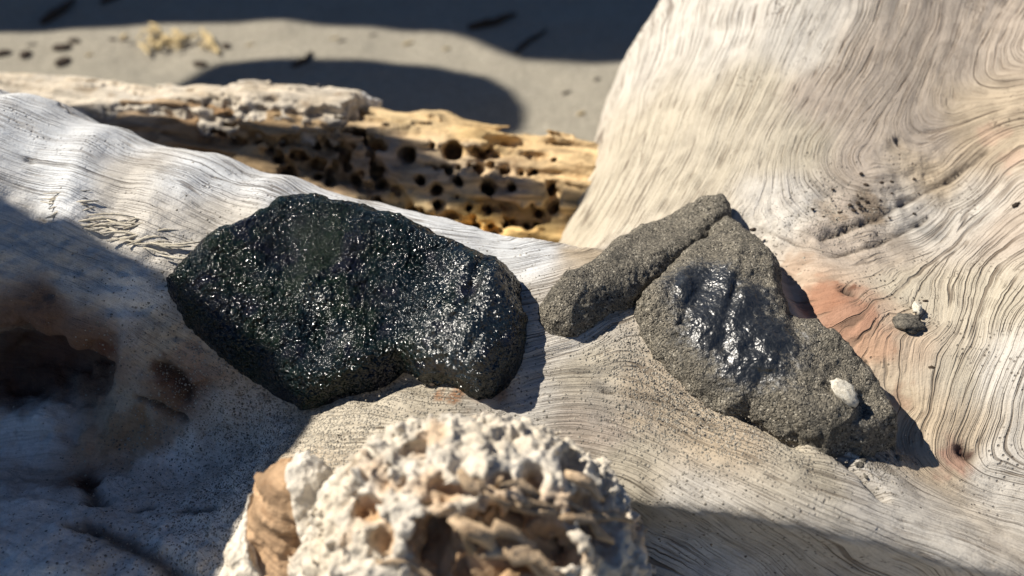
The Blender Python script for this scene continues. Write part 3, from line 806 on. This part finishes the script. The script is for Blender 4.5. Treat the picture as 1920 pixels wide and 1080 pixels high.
# ------------------------------------------------------------------ rotten stub close to the lens
SC = W(885, 1088, 0.398)
SL = W(520, 985, 0.405)
_sc = [(940, 1030, 210, 100, 0.02), (1120, 960, 70, 60, 0.016), (1130, 1000, 60, 50, 0.016), (900, 1060, 150, 50, 0.018), (680, 960, 42, 32, 0.012), (775, 845, 36, 20, 0.008), (1075, 870, 34, 28, 0.012), (940, 905, 26, 16, 0.008), (1180, 960, 40, 26, 0.010), (720, 1010, 28, 40, 0.010), (840, 925, 50, 20, 0.010), (1000, 900, 26, 40, 0.010)]
def stub_ball(p):
    return smin(ellip(p, SC, (0.060, 0.050, 0.064)), cone(p, SC + np.array([0.0, 0.03, -0.02]), SC + np.array([0.035, 0.0, -0.075]), 0.050, 0.06), 0.02)
_scp = trace(stub_ball, [a[0] for a in _sc], [a[1] for a in _sc], 0.2)
def stub_crust(p):
    b = stub_ball(p)
    n = 0.0042 * vnoise(p * 42, 71) + 0.0032 * (0.45 - 1.6 * np.abs(vnoise(p * 85, 72))) + 0.0032 * vnoise(p * 180, 73) + 0.0026 * vnoise(p * 420, 70)
    lump = 0.0030 * (0.5 - worley(p * 210, 74))
    d = b - n - lump
    cut = vnoise(p * 90, 76) * 0.45 + vnoise(p * 260, 77) * 0.3
    for q, h in zip(_scp, _sc):
        s = 0.345 / FPX
        w = (p - q.astype(np.float32))
        k = np.sqrt((w @ RIGHT.astype(np.float32) / (h[2] * s)) ** 2 + (w @ UP.astype(np.float32) / (h[3] * s)) ** 2 + (w @ FWD.astype(np.float32) / h[4]) ** 2) - 1 + cut
        d = smax(d, -k * h[3] * s, 0.002)
    return np.maximum(d * 0.75, -0.011 - b * 1.0 + 0.0)          # a shell about a centimetre thick
def stub_core(p):
    b = stub_ball(p)
    st = p @ np.array([0.55, -0.2, 0.81], np.float32)
    al = p @ np.array([0.83, 0.1, -0.55], np.float32)
    n = 0.0042 * vnoise(np.stack([st * 150, al * 14, p[..., 1] * 60], -1), 78) + 0.0024 * vnoise(np.stack([st * 360, al * 25, p[..., 1] * 160], -1), 80) + 0.004 * vnoise(p * 50, 79)
    return (b + 0.0115 - n) * 0.7
def chunk(p):
    q = p - SL.astype(np.float32)
    d = cone(p, SL + np.array([0.004, 0.006, 0.006]), SL + np.array([0.004, -0.02, -0.06]), 0.0135, 0.021)
    d = smin(d, cone(p, SL + np.array([0.010, 0.006, 0.013]), SL + np.array([0.024, 0.0, -0.02]), 0.009, 0.016), 0.008)
    d = smin(d, cone(p, SL + np.array([-0.010, 0.0, -0.014]), SL + np.array([-0.02, -0.02, -0.05]), 0.007, 0.012), 0.008)
    return d
def chunk_wood(p):
    n = 0.0026 * vnoise(np.stack([p[..., 0] * 40, p[..., 1] * 60, p[..., 2] * 230 + p[..., 0] * 60], -1), 81) + 0.0035 * vnoise(p * 80, 82) + 0.0010 * vnoise(p * 420, 88)
    return (chunk(p) - n) * 0.7
def chunk_crust(p):
    q = p - SL.astype(np.float32)
    d = chunk(p) - 0.0025 - 0.003 * vnoise(p * 100, 83) - 0.003 * (0.5 - worley(p * 150, 84)) - 0.0012 * (0.5 - worley(p * 420, 85))
    # the crust keeps to the left edge and the right rim and leaves the wood face bare
    x = q[..., 0] + 0.28 * q[..., 2]
    m = np.minimum(x + 0.0085, -x + 0.0125) + 0.004 * vnoise(p * 90, 86)
    
    return smax(d, m, 0.002) * 0.75
def build_stub():
    lo, hi = SC - np.array([0.11, 0.09, 0.11]), SC + np.array([0.13, 0.11, 0.09])
    V, F = surface_nets(stub_core, lo, hi, 0.0012)
    st = V @ np.array([0.55, -0.2, 0.81])
    t = 0.5 + 0.5 * vnoise((V * 70).astype(np.float32), 65)
    tint = (1 - t)[:, None] * np.array([0.30, 0.19, 0.11]) + t[:, None] * np.array([0.52, 0.39, 0.25])
    o = make('rotten_root_stub', V, F, M_ROT, attrs={'grain': st}, colors={'tint': tint})
    tag(o, 'crumbling broken wood stub with pale pitted crust at the near edge, out of focus', 'wood stub')
    V, F = surface_nets(stub_crust, lo, hi, 0.00105)
    t = 0.5 + 0.5 * vnoise((V * 55).astype(np.float32), 66)
    b = stub_ball(V.astype(np.float32))
    tint = (1 - t)[:, None] * np.array([0.58, 0.50, 0.38]) + t[:, None] * np.array([0.62, 0.58, 0.51])
    w = sstep(-0.001, -0.009, b)[:, None]
    tint = tint * (1 - w) + w * np.array([0.50, 0.33, 0.19])
    w = sstep(0.10, 0.45, vnoise((V * 60).astype(np.float32), 67))[:, None] * 0.7
    tint = tint * (1 - w) + w * np.array([0.52, 0.36, 0.22])
    make('crust', V, F, M_CRUST, o, colors={'tint': tint})
    rg = np.random.default_rng(31)
    AL = np.array([0.83, 0.1, -0.55]); AL /= np.linalg.norm(AL)
    for k in range(15):
        x, y = rg.uniform(740, 1130), rg.uniform(900, 1065)
        P = trace(stub_ball, x, y)[0] - 0.006 * FWD * rg.uniform(-1.2, 0.2)
        L = rg.uniform(0.012, 0.030); r = rg.uniform(0.0012, 0.0028)
        pts = [P + AL * L * (q - 0.5) + 0.002 * rg.normal(size=3) for q in (0, .25, .5, .75, 1)]
        V, F = tube([q - o.location for q in map(np.asarray, pts)] if False else pts, [r * .5, r, r * 1.1, r * .9, r * .4], 7, 0.7)
        V = np.array(V); V = V + 0.0008 * np.stack([vnoise((V * 300).astype(np.float32), q) for q in (1, 2, 3)], -1)
        me_t = np.tile(np.array([0.50, 0.37, 0.24]) * rg.uniform(0.7, 1.2), (len(V), 1))
        make('fibre_strand', V, F, M_ROT, o, attrs={'grain': V @ np.array([0.55, -0.2, 0.81])}, colors={'tint': me_t})
    lo, hi = SL - np.array([0.06, 0.06, 0.09]), SL + np.array([0.06, 0.05, 0.05])
    V, F = surface_nets(chunk_wood, lo, hi, 0.0010)
    t = 0.5 + 0.5 * vnoise((V * 70).astype(np.float32), 68)
    tint = (1 - t)[:, None] * np.array([0.40, 0.25, 0.14]) + t[:, None] * np.array([0.52, 0.36, 0.22])
    make('side_splinter', V, F, M_ROT, o, attrs={'grain': V[:, 2] * 0.6 + V[:, 0] * 0.15}, colors={'tint': tint})
    V, F = surface_nets(chunk_crust, lo, hi, 0.0009)
    t = 0.5 + 0.5 * vnoise((V * 55).astype(np.float32), 69)
    tint = (1 - t)[:, None] * np.array([0.66, 0.57, 0.44]) + t[:, None] * np.array([0.68, 0.64, 0.56])
    make('crust', V, F, M_CRUST, o, colors={'tint': tint})
    return o
STUB = build_stub()

# ------------------------------------------------------------------ tar lumps
def fit_plane(pts, lift):
    Q = trace(root_sdf, [a[0] for a in pts], [a[1] for a in pts])
    c = Q.mean(0); u, s, vt = np.linalg.svd(Q - c); n = vt[2]
    if n @ FWD > 0: n = -n
    return c + n * lift, n, Q
class Lump:
    """a slab of tar: an outline on a plane, a rounded rim and a lumpy top"""
    def __init__(s, outline, o, n, top, bottom, bumps, rim, seed, rough=0.0012, wob=0.0010, drape=1.0, dome=0.0, calm=()):
        s.drape, s.dome, s.calm = drape, dome, []
        s.o, s.n = o, n
        s.u = np.cross(np.array([0, 1.0, 0]), n); s.u /= np.linalg.norm(s.u); s.v = np.cross(n, s.u)
        s.top, s.bot, s.rim, s.seed, s.rough, s.wob = top, bottom, rim, seed, rough, wob
        _f = lambda p: s.level(p, (p - s.o.astype(np.float32)) @ s.n.astype(np.float32)) - top * 0.35
        s.poly = [s.uv(P) for P in trace(_f, [a[0] for a in outline], [a[1] for a in outline])]
        s.calm = [(s.uv(trace(_f, x, y)[0]), r * 0.245e-3) for x, y, r in calm]
        s.bumps = []
        for x, y, rx, ry, ang, h in bumps:
            P0 = s.uv(trace(_f, x, y)[0]); k = 0.245e-3
            s.bumps.append((P0, rx * k, ry * k * 1.35, math.radians(ang), h * 1e-3))
    def level(s, p, w):
        return s.drape * root_sdf(p) + (1 - s.drape) * w
    def uv(s, P):
        q = P - s.o
        return (float(q @ s.u), float(q @ s.v))
    def world(s, x, y, w): return s.o + s.n * w + s.u * x + s.v * y
    def px(s, x, y, w=None):
        return trace(s, x, y)[0]
    def height(s, x, y):
        h = np.full(x.shape, s.top, np.float32)
        for (a, b), rx, ry, an, hh in s.bumps:
            dx, dy = x - a, y - b
            ux, uy = (dx * math.cos(an) + dy * math.sin(an)) / rx, (-dx * math.sin(an) + dy * math.cos(an)) / ry
            h = h + hh * np.exp(-(ux * ux + uy * uy))
        return h
    def __call__(s, p):
        q = p - s.o.astype(np.float32)
        x, y, w = q @ s.u.astype(np.float32), q @ s.v.astype(np.float32), q @ s.n.astype(np.float32)
        wx = s.wob * 2.2 * vnoise(p * 70, s.seed + 3); wy = s.wob * 2.2 * vnoise(p * 70, s.seed + 4)
        d2 = poly_sdf(np.stack([x + wx, y + wy], -1), s.poly) + s.wob * vnoise(p * 260, s.seed + 5)
        rg = np.full(x.shape, s.rough, np.float32)
        for (a, b), r in s.calm: rg = rg * (1 - 0.75 * np.exp(-((x - a) ** 2 + (y - b) ** 2) / (r * r)))
        h = s.height(x, y) + 0.0022 * vnoise(p * 55, s.seed) + rg * vnoise(p * 150, s.seed + 1) + rg * 0.55 * vnoise(p * 380, s.seed + 2)
        w = s.level(p, w)
        if s.dome: h = h * (0.06 + 0.94 * np.sqrt(np.clip(1 - (1 - np.clip(-d2 / s.dome, 0, 1)) ** 2, 0, 1)))
        d = smax(d2, w - h, s.rim)
        return smax(d, -w - s.bot, s.rim * 0.6) * 0.8
    def box(s, m=0.012):
        P = np.array([s.world(a, b, w) for a, b in s.poly for w in (-s.bot - 0.012, s.top + 0.012)])
        return P.min(0) - m, P.max(0) + m
def fine_detail(f, V, seed, amp):
    N = grad(f, V, 0.0006)
    P = V.astype(np.float32)
    return V + N * (amp * vnoise(P * 520, seed) + amp * 0.7 * vnoise(P * 900, seed + 1))[:, None]

T1_OUT = [(305, 530), (340, 492), (398, 440), (455, 412), (503, 395), (518, 374), (590, 364), (622, 372), (628, 380), (700, 392), (760, 410), (820, 440), (880, 466), (940, 488), (972, 528), (984, 600), (976, 670), (950, 706),
          (925, 734), (895, 738), (868, 730), (830, 706), (790, 704), (748, 678), (735, 692), (690, 716), (640, 732), (560, 748), (515, 728), (455, 690), (390, 640), (338, 592)]
T1_BUMP = [(535, 470, 40, 60, 10, -3.5), (790, 500, 55, 35, 30, -2.5), (460, 640, 60, 40, 0, -1.5), (600, 640, 30, 30, 0, -2.5), (585, 548, 22, 18, 0, 3.0), (640, 632, 22, 16, 0, 2.6), (850, 640, 55, 45, 0, 3.2), (850, 642, 26, 20, 0, -1.6),
           (930, 560, 22, 70, -12, 3.0), (900, 545, 10, 50, -12, -2.2), (880, 520, 40, 30, 0, 2.0), (760, 620, 50, 30, 0, -2.0), (905, 690, 36, 26, 0, 1.5), (880, 700, 10, 30, -30, -1.8), (560, 400, 80, 20, -10, 1.5), (400, 520, 50, 50, 0, 1.5), (700, 450, 90, 40, -15, 1.4), (730, 690, 22, 22, 0, -3)]
T1_BUMP = [(a, b, c, d, e, f * 1.4) for a, b, c, d, e, f in T1_BUMP] + [(895, 600, 75, 105, 0, 3.2), (560, 470, 60, 70, 0, -2.5), (700, 560, 40, 40, 0, -2.0), (480, 560, 30, 40, 0, -2.0), (660, 480, 30, 24, 0, 1.8), (930, 640, 20, 20, 0, -2.0)]
o1, n1, _ = fit_plane([(420, 500), (600, 420), (880, 480), (940, 600), (880, 690), (700, 640), (560, 620), (480, 540)], 0.002)
n1 = n1 + np.array([-0.10, 0.0, 0.0]); n1 /= np.linalg.norm(n1)
T1 = Lump(T1_OUT, o1, n1, 0.0125, 0.004, T1_BUMP, 0.004, 200, rough=0.0009, drape=0.65, dome=0.010)
def build_tar1():
    lo, hi = T1.box()
    V, F = surface_nets(T1, lo, hi, 0.0009)
    V = fine_detail(T1, V, 210, 0.0005)
    gl = np.zeros(len(V))
    for x, y, r, s in [(840, 640, 0.024, 1.1), (910, 560, 0.022, 1.1), (870, 520, 0.018, .9), (590, 550, 0.008, .8), (640, 630, 0.007, .8)]:
        gl = np.maximum(gl, s * np.exp(-np.sum((V - T1.px(x, y)) ** 2, 1) / r ** 2))
    o = make('tar_lump', V, F, M_TAR, attrs={'gloss': gl})
    tag(o, 'big glossy black tar lump with a bubbly glistening surface on the root', 'tar lump')
build_tar1()

T2_OUT = [(1367, 386), (1364, 412), (1400, 438), (1432, 468), (1455, 503), (1470, 545), (1476, 588), (1500, 607), (1532, 600), (1560, 625), (1588, 658), (1620, 682), (1640, 720), (1662, 770), (1680, 800), (1682, 822), (1640, 842),
          (1600, 835), (1560, 838), (1510, 818), (1462, 800), (1410, 765), (1370, 760), (1320, 737), (1270, 702), (1230, 662), (1203, 612), (1192, 560), (1215, 530), (1262, 488), (1315, 450)]
T2_BUMP = [(1545, 735, 14, 40, -30, -1.8), (1420, 735, 40, 14, -25, -1.6), (1250, 560, 16, 50, -10, -1.2), (1400, 500, 40, 12, 20, 1.2), (1460, 540, 30, 60, -20, 3.0), (1560, 660, 34, 50, 40, 3.5), (1650, 765, 30, 50, 20, 3.5), (1260, 690, 60, 40, -35, -4.0), (1360, 745, 60, 34, -25, -4.0), (1372, 560, 43, 75, -18, 5.8), (1366, 575, 9, 60, -18, -2.8), (1420, 670, 34, 34, -35, 2.4), (1400, 640, 20, 60, -35, 1.8), (1410, 565, 28, 20, 0, -2.4), (1440, 540, 26, 60, -20, 1.5), (1290, 600, 16, 60, -25, -1.4), (1500, 700, 60, 40, -40, 2.0), (1560, 760, 60, 36, -40, 1.5),
           (1615, 780, 20, 40, -30, -3.0), (1640, 750, 22, 40, -30, 2.2), (1480, 640, 14, 20, 0, -2.5), (1425, 770, 30, 14, -40, -5.5), (1460, 790, 22, 12, -40, -5), (1595, 720, 12, 30, -35, -1.5), (1480, 610, 12, 14, 0, -4), (1400, 480, 40, 30, -30, 1.2)]
o2, n2, _ = fit_plane([(1300, 480), (1400, 500), (1440, 590), (1520, 680), (1600, 760), (1500, 780), (1360, 700), (1260, 640)], 0.001)
T2 = Lump(T2_OUT, o2, n2, 0.0125, 0.003, T2_BUMP, 0.003, 300, rough=0.0016, wob=0.0015, dome=0.014, calm=[(1325, 540, 42), (1345, 600, 42), (1400, 660, 30)])
EAR_OUT = [(1372, 378), (1342, 380), (1304, 390), (1266, 408), (1212, 433), (1180, 447), (1144, 460), (1108, 487), (1074, 509), (1040, 524), (1014, 552), (1012, 590), (1036, 616), (1074, 620), (1112, 602), (1156, 570), (1200, 552), (1250, 518), (1304, 476), (1350, 438), (1372, 410)]
oe, ne, _ = fit_plane([(1060, 580), (1130, 540), (1200, 500), (1260, 460), (1180, 540), (1100, 590), (1150, 480)], 0.002)
EAR = Lump(EAR_OUT, oe, ne, 0.0105, 0.003, [(1070, 560, 50, 36, 35, 1.5), (1340, 398, 30, 14, 25, 1.0), (1240, 455, 26, 40, 0, -0.8)], 0.003, 400, rough=0.0009, wob=0.0012, dome=0.0105)
def build_tar2():
    lo, hi = T2.box()
    V, F = surface_nets(T2, lo, hi, 0.0009)
    V = fine_detail(T2, V, 310, 0.0004)
    gl = np.zeros(len(V))
    for x, y, r, s in [(1322, 545, 0.019, 1.15), (1355, 600, 0.020, 1.15), (1405, 665, 0.018, 1.0), (1440, 630, 0.020, .9), (1410, 560, 0.016, .8), (1450, 690, 0.013, .7), (1285, 560, 0.014, .6), (1620, 800, 0.01, .4)]:
        gl = np.maximum(gl, s * np.exp(-np.sum((V - T2.px(x, y)) ** 2, 1) / r ** 2))
    o = make('sandy_tar_lump', V, F, M_TARS, attrs={'gloss': gl})
    tag(o, 'sand-coated grey tar lump with a shiny black patch and a tapering snout', 'tar lump')
    lo, hi = EAR.box()
    V, F = surface_nets(EAR, lo, hi, 0.0009)
    V = fine_detail(EAR, V, 410, 0.0004)
    e = make('folded_flap', V, F, M_TARS, o, attrs={'gloss': np.zeros(len(V))})
    return o
TARB = build_tar2()

# ------------------------------------------------------------------ small things
def mesh_data(name, V, F, m):
    me = bpy.data.meshes.new(name); me.from_pydata([tuple(map(float, v)) for v in V], [], F); me.materials.append(m); return me
def blob(r, seed, sub=2, rough=0.25, squash=(1, 1, 1), freq=1.3):
    import bmesh
    bm = bmesh.new(); bmesh.ops.create_icosphere(bm, subdivisions=sub, radius=1.0)
    V = np.array([v.co[:] for v in bm.verts]); F = [tuple(v.index for v in f.verts) for f in bm.faces]; bm.free()
    n = fbm((V * freq + seed * 7.3).astype(np.float32), 3, seed)
    return V * (1 + rough * 1.6 * n)[:, None] * np.array(squash) * r, F
def place(name, V, F, m, loc, label, cat, group=None, smooth=False):
    o = make(name, V, F, m, smooth=smooth); o.location = loc
    return tag(o, label, cat, group)
def sand_pt(px, py, up=0.0):
    p = on_sand(px, py)
    for _ in range(4):
        z = float(sand_z(np.array([p[0]]), np.array([p[1]]))[0]); p = on_plane(px, py, np.array([0, 0, z]), np.array([0, 0, 1.0]))
    return p + np.array([0, 0, up])
def root_hit(px, py): return trace(root_sdf, px, py)[0]

# twigs and bark on the beach
def sand_stick(name, a, b, r, m, label, cat, group=None, bend=0.0, seed=0, lift=0.6):
    A, B = sand_pt(*a), sand_pt(*b)
    rg = np.random.default_rng(seed)
    n = 7; side = np.cross(B - A, [0, 0, 1.0]); pts = []
    for i in range(n):
        t = i / (n - 1)
        p = A + (B - A) * t + side * (bend * math.sin(math.pi * t) + rg.uniform(-.02, .02))
        p[2] = float(sand_z(np.array([p[0]]), np.array([p[1]]))[0]) + r * lift
        pts.append(p - A)
    V, F = tube(pts, [r * (1.0 - 0.55 * abs(2 * i / (n - 1) - 0.8)) for i in range(n)])
    return place(name, V, F, m, A, label, cat, group)
sand_stick('dark_twig', (548, 126), (584, 100), 0.0035, M_BARK, 'short dark twig lying alone where sunlit sand meets the rounded shadow', 'twig', bend=0.12, seed=1)
sand_stick('dark_twig', (968, 102), (1026, 57), 0.0032, M_BARK, 'straight dark twig in the shade left of the big stump', 'twig', bend=-0.03, seed=2)
sand_stick('dark_twig', (880, 56), (966, 30), 0.0055, M_BARK, 'thick dark twig in the shade above the sunlit band, right of centre', 'twig', bend=0.06, seed=3)
sand_stick('dark_twig', (78, 46), (140, 4), 0.006, M_BARK, 'thick dark twig in the shade at the upper left corner', 'twig', bend=0.05, seed=4)
sand_stick('dark_twig', (190, 8), (226, -4), 0.004, M_BARK, 'small dark twig cut by the top edge of the picture', 'twig', seed=5)
sand_stick('pale_stick', (388, 70), (412, 104), 0.0058, M_STRAW, 'short thick pale yellow stick at the right end of the straw heap', 'stick', bend=0.04, seed=6)
CHIPS = [(116, 91, 0.0085, 'roundish dark bark chip on the sand, upper one of two at the left'), (118, 118, 0.0095, 'flat dark bark chip on the sand below the rounder chip'), (140, 78, 0.006, 'thin dark bark chip beyond the two larger ones'), (4, 102, 0.008, 'dark bark chip at the left edge of the picture'),
         (48, 104, 0.0075, 'brownish bark chip half buried near the left edge of the sand'), (212, 75, 0.004, 'tiny dark bark chip left of the straw heap'), (234, 76, 0.004, 'tiny dark bark chip touching the straw heap'), (424, 88, 0.006, 'small dark bark chip right of the pale stick'), (375, 122, 0.007, 'dark bark chip between straw heap and holed log')]
for k, (x, y, r, lab) in enumerate(CHIPS):
    V, F = blob(r, 30 + k, 2, 0.3, (1.25, 0.8, 0.35)); V = V @ np.array([[math.cos(k * 1.1 + .3), math.sin(k * 1.1 + .3), 0], [-math.sin(k * 1.1 + .3), math.cos(k * 1.1 + .3), 0], [0, 0, 1]])
    place('bark_chip', V, F, M_BARK, sand_pt(x, y, r * 0.2), lab, 'bark chip', 'bark chips scattered on the sand')
for k, (x, y, L) in enumerate([(628, 72, 9), (642, 78, 7), (766, 83, 10), (700, 66, 6), (838, 92, 7), (1062, 176, 8), (470, 84, 8), (1120, 150, 6), (1090, 215, 7), (60, 84, 10), (168, 104, 7)]):
    sand_stick('wood_fleck', (x - L, y + 2), (x + L, y - 1 - k % 3), 0.0012 + 0.0003 * (k % 3), M_BARK if k % 2 else M_STRAW, 'tiny fleck of wood lying on the sunlit sand', 'fleck', 'wood flecks on the sand', seed=40 + k)
rg = np.random.default_rng(21)
for k in range(46):
    x, y = 318 + rg.normal() * 48, 82 + rg.normal() * 13
    if not (225 < x < 405 and 52 < y < 112): continue
    an = rg.uniform(-0.9, 0.9); L = rg.uniform(10, 30)
    A = sand_pt(x - L * math.cos(an) / 2, y + L * math.sin(an) / 2); B = sand_pt(x + L * math.cos(an) / 2, y - L * math.sin(an) / 2)
    z = rg.uniform(0.0, 0.006)
    M = (A + B) / 2 + np.array([0, rg.uniform(-.004, .004), 0.002])
    r = rg.uniform(0.0010, 0.0024)
    V, F = tube([np.zeros(3), M - A, B - A], [r, r * 1.1, r * 0.7], 5, 0.6)
    place('straw_piece', V, F, M_STRAW, A + np.array([0, 0, r + z]), 'short piece of pale straw in the loose heap on the sunlit sand', 'straw', 'straw pieces heaped on the sand')

# barnacle on the snout, pebbles and crumbs on the wood
def axes_at(f, p):
    n = grad(f, p[None])[0]; a = np.cross([0, 1.0, 0], n); a /= np.linalg.norm(a); return a, np.cross(n, a), n
p = trace(T2, 1583, 737)[0]
a, b, n = axes_at(T2, p)
V, F = blob(1.0, 61, 3, 0.16, (0.0070, 0.0042, 0.0024))
an = math.atan2(V[:, 1].mean(), 1)
ang = np.arctan2(V[:, 1] / 0.0036, V[:, 0] / 0.0074)
V = V * (1 + 0.07 * np.sin(ang * 13))[:, None]
V[:, 2] += 0.0006 * np.sin(V[:, 0] * 2600) * (V[:, 2] > 0)
c, s_ = math.cos(-0.75), math.sin(-0.75)
V = (V[:, :1] * c - V[:, 1:2] * s_) * a + (V[:, :1] * s_ + V[:, 1:2] * c) * b + V[:, 2:] * n
place('barnacle', V, F, M_SHELL, p + n * 0.0008, 'white oval ribbed barnacle stuck to the snout of the sandy tar lump', 'barnacle', smooth=True)
def pebble(name, px, py, r, m, label, cat, group=None, sq=(1, 1, 0.7), seed=1, f=root_sdf, sink=0.35, rough=0.35):
    p = trace(f, px, py)[0]; a, b, n = axes_at(f, p)
    V, F = blob(r, seed, 2 if r < 0.002 else 3, rough, sq, 1.9)
    V = V[:, :1] * a + V[:, 1:2] * b + V[:, 2:] * n
    return place(name, V, F, m, p + n * r * sink, label, cat, group, smooth=True)
pebble('tar_crumb', 1700, 610, 0.0050, M_CRUMB, 'dark grey rough tar crumb on the rosy wood right of the sandy lump', 'crumb', sq=(1.3, 1.0, 0.6), seed=171, rough=0.55)
pebble('shell_bit', 1716, 586, 0.0030, M_SHELL, 'small white shell bit leaning on the dark crumb right of the sandy lump', 'shell bit', sq=(0.7, 1.3, 0.7), seed=72, sink=0.9, rough=0.5)
rg = np.random.default_rng(8)
for k in range(34):
    x, y = rg.uniform(1500, 1740), rg.normal(372, 22) - 0.0
    if k < 9: x, y = rg.uniform(1590, 1650), rg.normal(385, 7)
    pebble('dirt_crumb', x, y, rg.uniform(0.0005, 0.0013), M_BARK, 'dark dirt crumb lodged in the wood above the orange hollow', 'crumb', 'dirt crumbs on the stump', seed=80 + k, rough=0.7, sq=(1.2, 0.8, 0.5))
for k in range(16):
    x, y = rg.normal(1650, 34), rg.normal(862, 14)
    pebble('tar_crumb', x, y, rg.uniform(0.0007, 0.0020), M_CRUMB, 'grey crumb beside the tip of the sandy lump', 'crumb', 'crumbs under the snout', seed=120 + k)
for k, (x, y, r) in enumerate([(1540, 715, .0012), (1746, 690, .0016), (1752, 655, .0010), (1905, 385, .002), (1412, 432, .002), (640, 745, .0016), (812, 722, .0012), (1735, 565, .0012)]):  # the dark dot beside the tar nub stands in for its cast shadow
    pebble('crumb_or_shade_dot', x, y, r * 0.75, M_BARK, 'single dark crumb, or dark dot standing for shade, on the pale root', 'crumb', 'stray crumbs on the root', seed=150 + k, rough=0.7, sq=(1.3, 0.8, 0.5))

# raised fibres along the lip of the left root
rg = np.random.default_rng(14)
for k in range(34):
    t = rg.uniform(0, 1); x = 75 + t * 250; y = 392 + t * 95 + rg.uniform(-28, 14)
    L = rg.uniform(35, 95); sl = rg.uniform(-0.28, 0.12)
    P = [root_hit(x + L * q, y + L * q * sl + 5 * math.sin(q * 3 + k)) for q in (0, .33, .66, 1)]
    N = grad(root_sdf, np.array(P))
    r = rg.uniform(0.0004, 0.0008)
    P = np.array(P) + N * np.array([0.0022, 0.0016, 0.0018, 0.0010])[:, None]
    c0 = P[0].copy()
    V, F = tube(P - ROOT.location, [r * .4, r, r, r * .5], 5)
    o = make('splinter', V, F, M_FIBRE, ROOT)
# loose sand grains on the wood and round the sandy lump
def grains():
    Vs, Fs = [], []
    base = np.array([(1, 0, 0), (-1, 0, 0), (0, 1, 0), (0, -1, 0), (0, 0, 1), (0, 0, -1)], float)
    tri = [(0, 2, 4), (2, 1, 4), (1, 3, 4), (3, 0, 4), (2, 0, 5), (1, 2, 5), (3, 1, 5), (0, 3, 5)]
    rg = np.random.default_rng(77)
    px, py = [], []
    for cx, cy, sx, sy, n in [(560, 830, 70, 55, 420), (640, 800, 60, 40, 300), (470, 910, 50, 60, 320), (1270, 730, 60, 30, 420), (1210, 680, 30, 40, 200), (1350, 780, 60, 25, 260), (1640, 860, 40, 14, 120), (1450, 820, 50, 20, 120), (1560, 400, 90, 25, 90), (1130, 740, 60, 24, 30), (760, 735, 80, 16, 90), (400, 760, 60, 60, 140), (1690, 850, 20, 20, 60)]:
        px.append(rg.normal(cx, sx, n)); py.append(rg.normal(cy, sy, n))
    px, py = np.concatenate(px), np.concatenate(py)
    P = trace(root_sdf, px, py, n=120)
    ok = P[:, 2] > GROUND + 0.02
    for p in P[ok]:
        r = 0.00018 + 0.00042 * rg.random() ** 2.2
        q = rg.normal(size=(3, 3)); q, _ = np.linalg.qr(q)
        k = 6 * len(Vs)
        Vs.append((base * rg.uniform(0.7, 1.2, 3)) @ q * r + p + np.array([0, 0, r * 0.6]))
        Fs += [(a + k, b + k, c + k) for a, b, c in tri]
    o = make('loose_sand_grains', np.concatenate(Vs), Fs, M_GRAIN, smooth=False)
    tag(o, kind='stuff')
grains()
